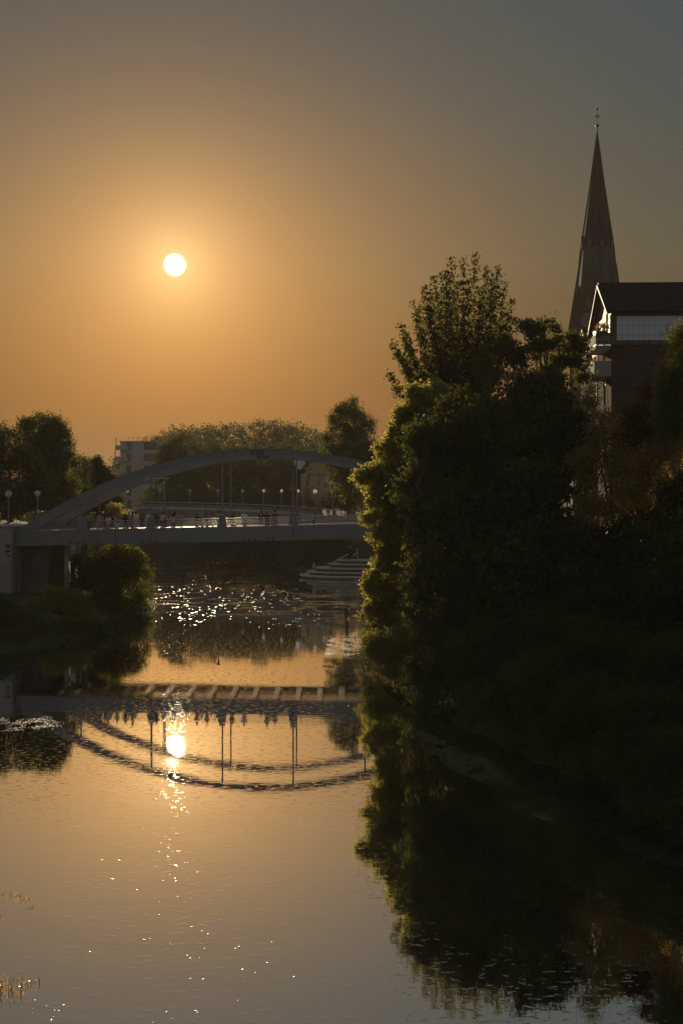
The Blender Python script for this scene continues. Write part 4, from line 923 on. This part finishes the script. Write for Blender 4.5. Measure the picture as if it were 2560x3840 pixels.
for (x0, y0, x1, y1, d) in ((1249, 2110, 1303, 2077, 143.5), (1322, 2081, 1336, 2073, 144.5)):
    a, b = P(x0, y0, d) - Vector((5, 150, 0)), P(x1, y1, d) - Vector((5, 150, 0)); h_ = MB().tube([a, b], .05, 6).build('handrail', M['rail'], t)
    w = MB(); w.tube([a, a - Vector((0, 0, .85))], .03, 6); w.build('handrail_post', M['grey_metal'], h_); w = MB(); w.tube([b, b - Vector((0, 0, .95))], .03, 6); w.build('handrail_post', M['grey_metal'], h_)

# ------------------------------------------------------------------ people
def skinned(name, verts, edges, radii, sub=1, root=0):
    me = bpy.data.meshes.new(name); me.from_pydata(verts, edges, []); o = bpy.data.objects.new(name, me); col.objects.link(o)
    md = o.modifiers.new('s', 'SKIN')
    if not me.skin_vertices: bpy.context.view_layer.objects.active = o
    sv = me.skin_vertices[0].data if me.skin_vertices else None
    if sv is None:
        bm = bmesh.new(); bm.from_mesh(me); lay = bm.verts.layers.skin.verify(); bm.verts.ensure_lookup_table()
        for v in bm.verts: v[lay].radius = radii[v.index] if isinstance(radii[v.index], tuple) else (radii[v.index],) * 2; v[lay].use_root = v.index == root
        bm.to_mesh(me); bm.free()
    else:
        for i, r in enumerate(radii): sv[i].radius = r if isinstance(r, tuple) else (r, r); sv[i].use_root = i == root
    if sub: m2 = o.modifiers.new('u', 'SUBSURF'); m2.levels = sub
    dg = bpy.context.evaluated_depsgraph_get(); out = bpy.data.meshes.new_from_object(o.evaluated_get(dg)); out.name = name
    col.objects.unlink(o); bpy.data.objects.remove(o); bpy.data.meshes.remove(me)
    out.polygons.foreach_set('use_smooth', [True] * len(out.polygons)); return out
def pose(kind):
    """joints for a 1.75 m figure facing -Y"""
    lean = {'stand': 0, 'lean': .16, 'arms': .03, 'sit': .15, 'raise': .02}[kind]
    J = dict(pel=(0, 0, .95), wst=(0, -lean * .3, 1.10), chs=(0, -lean * .8, 1.30), nk=(0, -lean, 1.47), hd=(0, -lean - .02, 1.56), tp=(0, -lean - .03, 1.66))
    for s, q in ((-1, 'l'), (1, 'r')):
        J[q + 'sh'] = (s * .17, -lean * .95, 1.42)
        if kind == 'lean': J[q + 'el'] = (s * .23, -lean - .17, 1.18); J[q + 'wr'] = (s * .14, -lean - .40, 1.12); J[q + 'ha'] = (s * .10, -lean - .48, 1.13)
        elif kind == 'arms': J[q + 'el'] = (s * .24, .02, 1.16); J[q + 'wr'] = (s * .10, -.20, 1.18); J[q + 'ha'] = (s * .02, -.23, 1.22)
        elif kind == 'raise' and s == 1: J[q + 'el'] = (s * .34, -.12, 1.30); J[q + 'wr'] = (s * .26, -.28, 1.50); J[q + 'ha'] = (s * .22, -.32, 1.57)
        elif kind == 'sit': J[q + 'el'] = (s * .23, -.20, 1.16); J[q + 'wr'] = (s * .12, -.38, 1.05); J[q + 'ha'] = (s * .07, -.44, 1.04)
        else: J[q + 'el'] = (s * .23, .02, 1.15); J[q + 'wr'] = (s * .24, -.06, .91); J[q + 'ha'] = (s * .24, -.09, .82)
        J[q + 'hp'] = (s * .09, 0, .90); st = .03 * s
        if kind == 'sit': J[q + 'kn'] = (s * .12, -.44, .93); J[q + 'an'] = (s * .11, -.42, .52); J[q + 'ft'] = (s * .12, -.56, .47)
        else: J[q + 'kn'] = (s * .10, -.02 + st, .50); J[q + 'an'] = (s * .10, .02 + st, .08); J[q + 'ft'] = (s * .11, -.12 + st, .03)
    return J
BR_ = dict(pel=.13, wst=.115, chs=.14, nk=.055, hd=.085, tp=.07, sh=.062, el=.042, wr=.028, ha=.033, hp=.085, kn=.056, an=.037, ft=.035)
def skel(J, keys, scale=1.0, extra=0.0, rad=None):
    V = [J[k] for k in keys]; R = []
    for k in keys: r = (rad or {}).get(k, BR_.get(k) or BR_.get(k[1:], .1)); R.append(r * scale + extra)
    return V, R
PROTO = {}
shirt_m, hair_m = {}, {}
for kind in ('stand', 'lean', 'arms', 'sit', 'raise'):
    J = pose(kind); keys = ['pel', 'wst', 'chs', 'nk', 'hd', 'tp'] + [q + k for q in 'lr' for k in ('sh', 'el', 'wr', 'ha', 'hp', 'kn', 'an', 'ft')]
    ix = {k: i for i, k in enumerate(keys)}; E = [('pel', 'wst'), ('wst', 'chs'), ('chs', 'nk'), ('nk', 'hd'), ('hd', 'tp')]
    for q in 'lr': E += [('chs', q + 'sh'), (q + 'sh', q + 'el'), (q + 'el', q + 'wr'), (q + 'wr', q + 'ha'), ('pel', q + 'hp'), (q + 'hp', q + 'kn'), (q + 'kn', q + 'an'), (q + 'an', q + 'ft')]
    V, R = skel(J, keys, .92); body = skinned('body', V, [(ix[a], ix[b]) for a, b in E], R)
    ks = ['wst', 'chs', 'lsh', 'lel', 'rsh', 'rel', 'hem']; J['hem'] = tuple(np.array(J['pel']) + (0, 0, -.04 if kind != 'sit' else .03)); J['col'] = tuple(np.array(J['nk']) + (0, 0, -.04))
    ks.append('col'); ix = {k: i for i, k in enumerate(ks)}; BR2 = dict(hem=.15, col=.075, wst=.14, chs=.165)
    V, R = skel(J, ks, 1.0, .012, BR2); R = [BR2.get(k, r) for k, r in zip(ks, R)]
    shirt = skinned('shirt', V, [(ix[a], ix[b]) for a, b in (('hem', 'wst'), ('wst', 'chs'), ('chs', 'col'), ('chs', 'lsh'), ('lsh', 'lel'), ('chs', 'rsh'), ('rsh', 'rel'))], R)
    ks = ['pel', 'lhp', 'lkn', 'lan', 'rhp', 'rkn', 'ran']; ix = {k: i for i, k in enumerate(ks)}
    V, R = skel(J, ks, 1.0, .014); trousers = skinned('trousers', V, [(ix[a], ix[b]) for a, b in (('pel', 'lhp'), ('lhp', 'lkn'), ('lkn', 'lan'), ('pel', 'rhp'), ('rhp', 'rkn'), ('rkn', 'ran'))], R)
    h = Vector(J['hd']); hs = MB().lathe([(max(.001, .105 * math.sin(math.pi * i / 8)), .03 - .12 * math.cos(math.pi * i / 8)) for i in range(3, 9)], c=h + Vector((0, .018, .02)), seg=12).mesh('hair', True)
    hl = skinned('hair', [tuple(h + Vector((0, .02, .09))), tuple(h + Vector((0, .05, .0))), tuple(h + Vector((0, .08, -.14))), tuple(h + Vector((0, .09, -.30)))], [(0, 1), (1, 2), (2, 3)], [.09, .11, .10, .07], root=1)
    nose = MB(); nose.lathe(sphere_prof(.016, 0, 4), c=h + Vector((0, -.092, .005)), seg=6)
    for s_ in (-1, 1): nose.lathe(sphere_prof(.02, 0, 4), c=h + Vector((s_ * .088, .0, .005)), seg=6)
    face = nose.mesh('ears_and_nose', True)
    ey = MB()
    for s_ in (-1, 1): ey.lathe(sphere_prof(.010, 0, 4), c=h + Vector((s_ * .032, -.078, .03)), seg=6)
    ey.box(h + Vector((0, -.078, -.045)), (.045, .012, .008)); eyes = ey.mesh('eyes_and_mouth')
    PROTO[kind] = dict(body=body, shirt=shirt, trousers=trousers, short=hs, long=hl, face=face, eyes=eyes)
    for k_, me_ in PROTO[kind].items(): me_.materials.append(None)
def cm(name, c, r=.8): return mat(name, c, r, var=.12, scale=8)
SK = cm('skin', (.36, .22, .16), .6); EYE = cm('eye_and_mouth', (.05, .03, .03))
CL = dict(white=cm('white_cloth', (.62, .62, .64)), grey=cm('grey_cloth', (.26, .25, .26)), dark=cm('black_cloth', (.022, .02, .022)), beige=cm('beige_cloth', (.40, .30, .19)), blue=cm('navy_cloth', (.04, .05, .09)),
          red=cm('brown_red_cloth', (.22, .06, .04)), pale=cm('pale_blue_cloth', (.45, .48, .56)), pink=cm('dusty_pink_cloth', (.36, .22, .20)))
HR = dict(dark=cm('dark_hair', (.02, .015, .012)), brown=cm('brown_hair', (.08, .045, .025)), blond=cm('blond_hair', (.38, .26, .12)), grey=cm('grey_hair', (.4, .38, .36)))
def person(loc, height, rz, kind, shirt, legs, hair, hairlen, lab, grp, label_parts=True):
    s = height / 1.75
    t = thing('person', lab, 'person', loc, rz, grp); Pk = PROTO[kind]
    for nm, me_, m_ in (('body', Pk['body'], SK), ('shirt', Pk['shirt'], CL[shirt]), ('trousers', Pk['trousers'], CL[legs]), ('hair', Pk[hairlen], HR[hair]), ('ears_and_nose', Pk['face'], SK), ('eyes_and_mouth', Pk['eyes'], EYE)):
        o = bpy.data.objects.new(nm, me_); col.objects.link(o); o.parent = t; o.scale = (s, s, s)
        o.material_slots[0].link = 'OBJECT'; o.material_slots[0].material = m_
    return t
G = 'people on the footbridge'
# x, head top y, distance, pose, shirt, legs, hair, length, label, facing (0 = towards the camera)
PP = [(311, 1928, 92.2, 'arms', 'grey', 'grey', 'brown', 'short', 'person in grey right at the first hanger plate, arms folded', .4),
      (323, 1937, 92.8, 'stand', 'white', 'white', 'blond', 'short', 'small child in white between two grey clad adults near the first hanger plate', .2),
      (335, 1923, 92.3, 'arms', 'grey', 'dark', 'brown', 'short', 'person in light grey top and black trousers right of the child in white', -.6),
      (371, 1922.5, 92.0, 'lean', 'beige', 'beige', 'brown', 'short', 'person in beige shirt standing alone left of the second group, leaning on the railing', 2.8),
      (398, 1925, 93.2, 'arms', 'dark', 'dark', 'dark', 'long', 'long haired person in black, first of the tight group of three', 1.0),
      (407, 1931, 92.0, 'stand', 'white', 'pink', 'dark', 'short', 'shorter person in white top in front of the tight group of three', .3),
      (417, 1928, 94.5, 'stand', 'dark', 'dark', 'dark', 'short', 'dark clad person at the back right of the tight group of three', 3.0),
      (435, 1925, 96.5, 'arms', 'grey', 'grey', 'brown', 'short', 'person in grey at the far railing behind the one in pale top', 2.9),
      (440, 1933.5, 92.1, 'arms', 'grey', 'white', 'brown', 'short', 'short person in pale grey at the near railing left of the woman in black', .1),
      (472, 1929, 92.0, 'stand', 'dark', 'blue', 'dark', 'long', 'woman with long dark hair in black left of the big man in grey shirt', 3.3),
      (485, 1917.5, 96.3, 'raise', 'grey', 'grey', 'grey', 'short', 'grey haired person at the far railing behind the big man', 2.7),
      (497, 1920, 91.9, 'raise', 'grey', 'grey', 'brown', 'short', 'big man in a grey shirt with his arm raised at the near railing', 2.0),
      (511, 1919, 95.6, 'arms', 'white', 'pale', 'brown', 'short', 'person in white shirt just right of the big man in grey', -.4),
      (534, 1934, 96.0, 'stand', 'dark', 'dark', 'dark', 'short', 'small dark figure alone left of the woman with sunlit hair', 2.9),
      (558, 1921, 95.8, 'arms', 'pale', 'grey', 'blond', 'long', 'woman with long hair rimmed by sunlight left of the second hanger plate', .2),
      (577, 1930, 93.0, 'stand', 'grey', 'dark', 'brown', 'short', 'person half hidden right behind the second hanger plate', .5),
      (588, 1926, 92.0, 'stand', 'dark', 'dark', 'brown', 'long', 'woman in a black dress with shoulder length hair right of the second hanger plate', 3.1),
      (607, 1919, 94.5, 'lean', 'white', 'dark', 'dark', 'short', 'person in white shirt bending between two people in black', 1.3),
      (619, 1928, 95.2, 'arms', 'dark', 'dark', 'dark', 'short', 'person in black right of the bending one in white shirt', 1.0),
      (648, 1930, 92.0, 'arms', 'pale', 'dark', 'dark', 'short', 'person in pale top and black trousers at the near railing, hair tied', -.3),
      (655, 1921.5, 95.8, 'stand', 'grey', 'grey', 'dark', 'long', 'long haired person in grey behind the one in pale top and black trousers', 2.9),
      (681, 1921.5, 96.0, 'arms', 'grey', 'grey', 'brown', 'short', 'lone person in light grey half way between the second and third hanger plates', 3.0),
      (740, 1926, 92.0, 'arms', 'dark', 'dark', 'dark', 'short', 'person in black at the near railing left of the white capped one', -.2),
      (757, 1922, 94.8, 'stand', 'grey', 'pink', 'grey', 'short', 'person with a pale cap between two people in black', .8),
      (777, 1929, 92.0, 'arms', 'dark', 'dark', 'brown', 'short', 'short person in black right of the one with a pale cap', .3),
      (793, 1926, 95.5, 'stand', 'grey', 'grey', 'brown', 'short', 'person in grey with sunlit hair left of the third hanger plate', 2.8),
      (822, 1916, 94.6, 'raise', 'grey', 'dark', 'brown', 'short', 'tall person in grey just left of the third hanger plate', .4),
      (872, 1924, 92.1, 'arms', 'dark', 'dark', 'brown', 'short', 'person in black standing alone right of the third hanger plate', .1),
      (917, 1915.5, 92.6, 'arms', 'white', 'dark', 'grey', 'short', 'person in a white shirt with crossed bag strap alone in the middle of the bridge', 3.1),
      (979, 1916, 96.2, 'lean', 'dark', 'dark', 'dark', 'short', 'person in black leaning over the far railing left of the last group', 3.1),
      (1002, 1918, 92.1, 'arms', 'dark', 'dark', 'brown', 'short', 'person in black at the near railing in the last group', .2),
      (1014, 1912, 95.2, 'stand', 'beige', 'grey', 'grey', 'short', 'tall pale clad person in the last group, between black and reddish brown', .5),
      (1032, 1914, 93.4, 'stand', 'red', 'dark', 'dark', 'short', 'person in a reddish brown top, rightmost of the last group', -.4)]
for x, y, d, kd, sh, lg, hr, hl_, lab, rz in PP:
    p = P(x, y, d); zd = girder_top(p.x) - .45; H = p.z - zd
    person((p.x, d, zd), max(1.15, H) * 1.75 / 1.70, rz, kd, sh, lg, hr, hl_, lab, G)
# bag strap, cyclist
p = P(1178, 1941, 95); zd = girder_top(p.x) - .45
person((p.x, 95, zd), 1.45, 1.4, 'lean', 'grey', 'dark', 'brown', 'short', 'small person beside a bicycle near the right end of the deck', G)
t = thing('bicycle', 'bicycle seen through the railing beside the small person at the right of the deck', 'bicycle', (p.x - .9, 95.2, zd))
for xx in (-.52, .52):
    w = MB(); w.tube([(xx + .33 * math.cos(a), 0, .34 + .33 * math.sin(a)) for a in np.linspace(0, 2 * math.pi, 19)], .018, 5, cap=False)
    for k in range(6): a = k * math.pi / 3; w.tube([(xx, 0, .34), (xx + .33 * math.cos(a), 0, .34 + .33 * math.sin(a))], .004, 3)
    w.build('wheel', M['iron'], t)
w = MB(); w.tube([(-.52, 0, .34), (-.12, 0, .34), (.36, 0, .82), (-.22, 0, .80), (-.52, 0, .34)], .016, 5); w.tube([(-.12, 0, .34), (-.24, 0, .92)], .016, 5); w.tube([(.52, 0, .34), (.36, 0, .95)], .016, 5); w.build('frame', M['grey_metal'], t)
MB().box((-.25, 0, .95), (.24, .12, .05)).build('saddle', M['iron'], t); MB().tube([(.34, -.26, .98), (.36, 0, .98), (.34, .26, .98)], .014, 5).build('handlebar', M['iron'], t)
# people on the river steps
G2 = 'people on the river steps'
p = P(1175, 2103, 144.6); zt = P(1172, 2132, 143.5).z
person((p.x, 145.2, zt - .87), 1.72, math.radians(70), 'sit', 'pale', 'grey', 'dark', 'short', 'person in a pale blue shirt sitting on the curved river steps', G2)
p = P(1309, 2057, 146.5); zt = P(1262, 2101, 145.5).z
person((p.x, 146.5, zt), 1.72, 2.9, 'arms', 'dark', 'dark', 'grey', 'short', 'light haired person in black standing behind the handrail on the steps', G2)
p = P(1338, 2057, 147.5)
person((p.x, 147.5, zt), 1.72, -.9, 'arms', 'pink', 'pink', 'brown', 'short', 'person in dusty pink half hidden by leaves on top of the steps', G2)

# ------------------------------------------------------------------ birds
def bird(name, loc, s, rz, lab, cat, grp, flying=False):
    t = thing(name, lab, cat, loc, rz, grp)
    if flying:
        b = MB(); b.lathe([(.001, -.10), (.018, -.075), (.030, -.03), (.030, .02), (.017, .07), (.004, .10)], seg=8); R_x = Matrix.Rotation(math.radians(90), 4, 'Y'); b.v = [R_x @ v * s for v in b.v]; b.build('body', feath, t, True)
        w1 = [(0.03, 0, .01), (-.03, 0, .01), (-.19, -.05, .11), (-.24, -.06, .125), (-.13, -.04, .10)]
        MB().prism([Vector(q) * s for q in w1], Vector((0, .003, .006)) * s).build('wing', feath, t)
        w2 = [(0.035, .01, .01), (-.035, .01, .01), (-.03, .03, .16), (.0, .04, .25), (.035, .03, .15)]
        MB().prism([Vector(q) * s for q in w2], Vector((0, .006, 0)) * s).build('wing', feath, t)
        for sg in (-1, 1): MB().prism([Vector(q) * s for q in ((-.07, 0, 0), (-.09, sg * .01, .01), (-.155, sg * .035, -.035), (-.10, sg * .012, -.012))], Vector((0, .004, .002)) * s).build('tail_feather', feath, t)
    else:
        b = MB(); b.tube([(-.14, 0, .07), (-.07, 0, .09), (0, 0, .11), (.06, 0, .15), (.085, 0, .20), (.105, 0, .215), (.14, 0, .205)], [.012, .035, .055, .042, .028, .026, .004], 8); b.v = [v * s for v in b.v]; b.build('body', feath, t, True)
        for sg in (-1, 1): MB().tube([Vector((0, sg * .02, .07)) * s, Vector((.01, sg * .02, 0)) * s], .005, 4).build('leg', feath, t)
    return t
feath = mat('dark_feathers', (.035, .032, .034), .6, var=.3, scale=20)
p = P(821, 2491, 56); bird('swallow', p, 1.15, 0.05, 'dark swallow skimming over the calm water with one wing raised', 'bird', None, True)
for i, (x, y) in enumerate(((269, 2042), (293, 2041), (312, 2041), (370, 2039), (444, 2037), (535, 2035), (559, 2035), (586, 2034), (634, 2033), (671, 2033), (914, 2026), (937, 2026), (960, 2025), (1008, 2025), (1025, 2024))):
    X = (x - 1280) * 90.75 / F; z = girder_top(X) - 1.13 + .012
    bird('pigeon', (X, Y1 - .026, z), .85, (0 if i % 3 else math.pi), 'dark pigeon perched on the lower flange of the bridge girder', 'bird', 'pigeons on the girder flange')

# ------------------------------------------------------------------ things on the water
scum_m = leaf_mat('duckweed', (.040, .048, .030), (.060, .065, .040), (.05, .06, .02), .1, .0)
dry_m = mat('dry_floating_leaf', (.28, .18, .08), .4, var=.3, scale=30, spec=.7)
def wpt(x, y): d = CAM_H * F / (y - HOR); return ((x - 1280) * d / F, d)
def vnoise(x, y, s, seed=0):
    r = np.zeros_like(x); a = 1
    for o in range(4):
        f = s * 2 ** o; r += a * np.sin(x * f * 1.3 + 3 * np.sin(y * f * .9 + seed + o) + seed * 2) * np.sin(y * f * 1.7 + 2.5 * np.sin(x * f * .8 + seed * 3 + o)); a *= .6
    return r
def mats_(name, polys, n, size, thr, lab, cat, m, seed, stretch=2.0):
    allp = []
    for poly in polys:
        W = np.array([wpt(*q) for q in poly]); lo, hi = W.min(0), W.max(0)
        x = RNG.uniform(lo[0], hi[0], n); y = RNG.uniform(lo[1], hi[1], n)
        ok = inside(x, y, [tuple(q) for q in W]) & (vnoise(x * 1.0, y * .45, 1.6, seed) + .25 * RNG.normal(size=n) > thr)
        allp.append(np.stack([x[ok], y[ok]], 1))
    p = np.concatenate(allp); n = len(p); a = RNG.uniform(0, 2 * math.pi, n); L = size * RNG.uniform(.5, 1.6, n); W_ = L * RNG.uniform(.5, 1, n)
    c, s = np.cos(a), np.sin(a); z = RNG.uniform(.003, .012, n); tl = RNG.normal(size=n) * .10
    q = [np.stack([p[:, 0] + (c * u * L - s * v * W_) * 1.2, p[:, 1] + (s * u * L + c * v * W_), z + .006 * 0 + np.abs(tl) * L * (v + 1) * .3], 1) for u, v in ((-.5, 0), (0, -.5), (.5, 0), (0, .5))]
    V = np.stack(q, 1); return tag(link_mesh(name, quads_mesh(name, V), m), lab, cat, kind='stuff')
mats_('duckweed_mat', [[(1540, 2735), (1620, 2755), (1760, 2830), (1900, 2850), (1990, 2900), (2130, 2960), (2330, 3060), (2480, 3090), (2300, 3150), (2080, 3090), (1900, 3030), (1840, 2950), (1700, 2890), (1600, 2830)],
                       [(2300, 3125), (2450, 3140), (2600, 3190), (2600, 3260), (2440, 3240), (2330, 3190)], [(1420, 2570), (1500, 2580), (1600, 2680), (1500, 2640)]],
      90000, .05, -.35, 'grey green duckweed mats floating along the right bank', 'duckweed', scum_m, 1)
mats_('leaf_scum', [[(1230, 2400), (1330, 2370), (1420, 2400), (1440, 2520), (1370, 2570), (1250, 2550), (1210, 2500)]], 22000, .07, .35, 'golden scum of leaves on the water beside the overhanging shrub', 'scum', dry_m, 2)
mats_('drifting_leaves', [[(560, 2080), (1100, 2080), (1330, 2180), (1340, 2330), (900, 2370), (570, 2330)]], 16000, .16, .75, 'streaks of drifting leaves on the rippled water beyond the bridge', 'floating leaves', dry_m, 3)
mats_('shore_scum', [[(0, 2690), (160, 2680), (330, 2700), (200, 2735), (0, 2745)]], 2600, .05, .4, 'sparkling leaf scum on the water at the left edge', 'scum', dry_m, 4)
lv = MB(); 
for i in range(8): pass
fl_me = MB(); rr = [(-.5, 0, .10), (-.25, -.20, .02), (.15, -.24, .0), (.5, 0, .13), (.15, .24, .02), (-.25, .20, .04), (0, 0, -.02)]
fl_me.v = [Vector(q) for q in rr]; fl_me.f = [(0, 1, 6), (1, 2, 6), (2, 3, 6), (3, 4, 6), (4, 5, 6), (5, 0, 6)]; fm = fl_me.mesh('floating_leaf'); fm.materials.append(dry_m)
spots = [(291, 3100, 7), (450, 3224, 18), (385, 3225, 10), (656, 3245, 22), (423, 3296, 18), (518, 3336, 15), (664, 3132, 10), (742, 3180, 6), (754, 3180, 6), (598, 3384, 6), (598, 3430, 10), (720, 3474, 13), (758, 3492, 11), (780, 3502, 9),
         (543, 3523, 15), (564, 3519, 12), (638, 3536, 9), (767, 3557, 8), (702, 3582, 12), (715, 3593, 12), (748, 3592, 8), (884, 3556, 12), (897, 3550, 12), (1018, 3533, 9), (1002, 3610, 11), (908, 3635, 11), (714, 3669, 11), (762, 3671, 10),
         (340, 3568, 11), (1100, 3663, 12), (957, 3647, 8), (627, 3794, 12), (734, 3791, 13), (740, 3796, 9), (646, 3820, 8), (575, 3834, 8), (891, 3752, 9), (1123, 3080, 9), (1264, 3327, 5), (1039, 3134, 7), (196, 3825, 14), (203, 3814, 10), (222, 3790, 12), (208, 3789, 9), (242, 3768, 12), (134, 3750, 8), (175, 3772, 8), (125, 3783, 8), (124, 3799, 8), (240, 3745, 5), (1190, 3108, 6), (1010, 2990, 5), (1240, 3560, 6)]
for x, y, w_ in spots:
    d = CAM_H * F / (y - HOR); o = link_mesh('floating_leaf', fm, None, None, ((x - 1280) * d / F, d, .004)); s = w_ * d / F; o.scale = (s, s * 1.3, s * .9); o.rotation_euler = (random.uniform(-.12, .12), random.uniform(-.12, .12), random.uniform(0, 6.28))
    tag(o, 'small dry leaf drifting on the open water in the foreground', 'leaf', 'dry leaves drifting in the foreground')
lfm = leaf_mat('water_plant_leaf', (.30, .20, .08), (.22, .13, .05), (.7, .42, .14), .5, .25, .3)
def water_plant(x, y, wN, hN, n, lab, ns, lean=0):
    d = CAM_H * F / (y - HOR); s = d / F; t = thing('water_plant', lab, 'water plant', ((x - 1280) * s, d, 0)); b = MB(); rnd = random.Random(int(x)); pts = []
    for k in range(ns):
        x0 = rnd.uniform(-.5, .5) * wN * s; hh = hN * s * rnd.uniform(.35, 1.0); dx = rnd.uniform(-.35, .35) * hh + lean * hh; y0 = rnd.uniform(-.12, .12)
        b.tube([(x0, y0, -.05), (x0 + dx * .3, y0, hh * .5), (x0 + dx, y0, hh)], [.006, .005, .002], 4)
        for _ in range(n // ns): u = rnd.random(); pts.append((x0 + dx * u + rnd.gauss(0, .045), y0 + rnd.gauss(0, .10), hh * u * .55 + abs(rnd.gauss(0, .008)) + .004))
    b.build('stems', M['iron'], t); link_mesh('leaves', quads_mesh('leaves', leaf_quads(np.array(pts), .036, .6)), lfm, t)
water_plant(22, 3722, 120, 60, 300, 'leafy water plant with golden leaves at the bottom left edge', 14)
water_plant(20, 3695, 100, 30, 160, 'low golden leafed water plant behind the one at the bottom left edge', 8)
water_plant(132, 3690, 45, 26, 18, 'small forked water plant standing alone in the lower left water', 5, -.35)
for i, (x, y) in enumerate(((28, 3352), (62, 3360), (90, 3376), (118, 3398))):
    water_plant(x, y, 40, 9, 36, ('leftmost', 'second', 'third', 'rightmost')[i] + ' of four small leaf tufts in a slanting row on the left water', 6)
water_plant(8, 3438, 30, 9, 26, 'small leaf tuft at the left edge below the slanting row', 4)
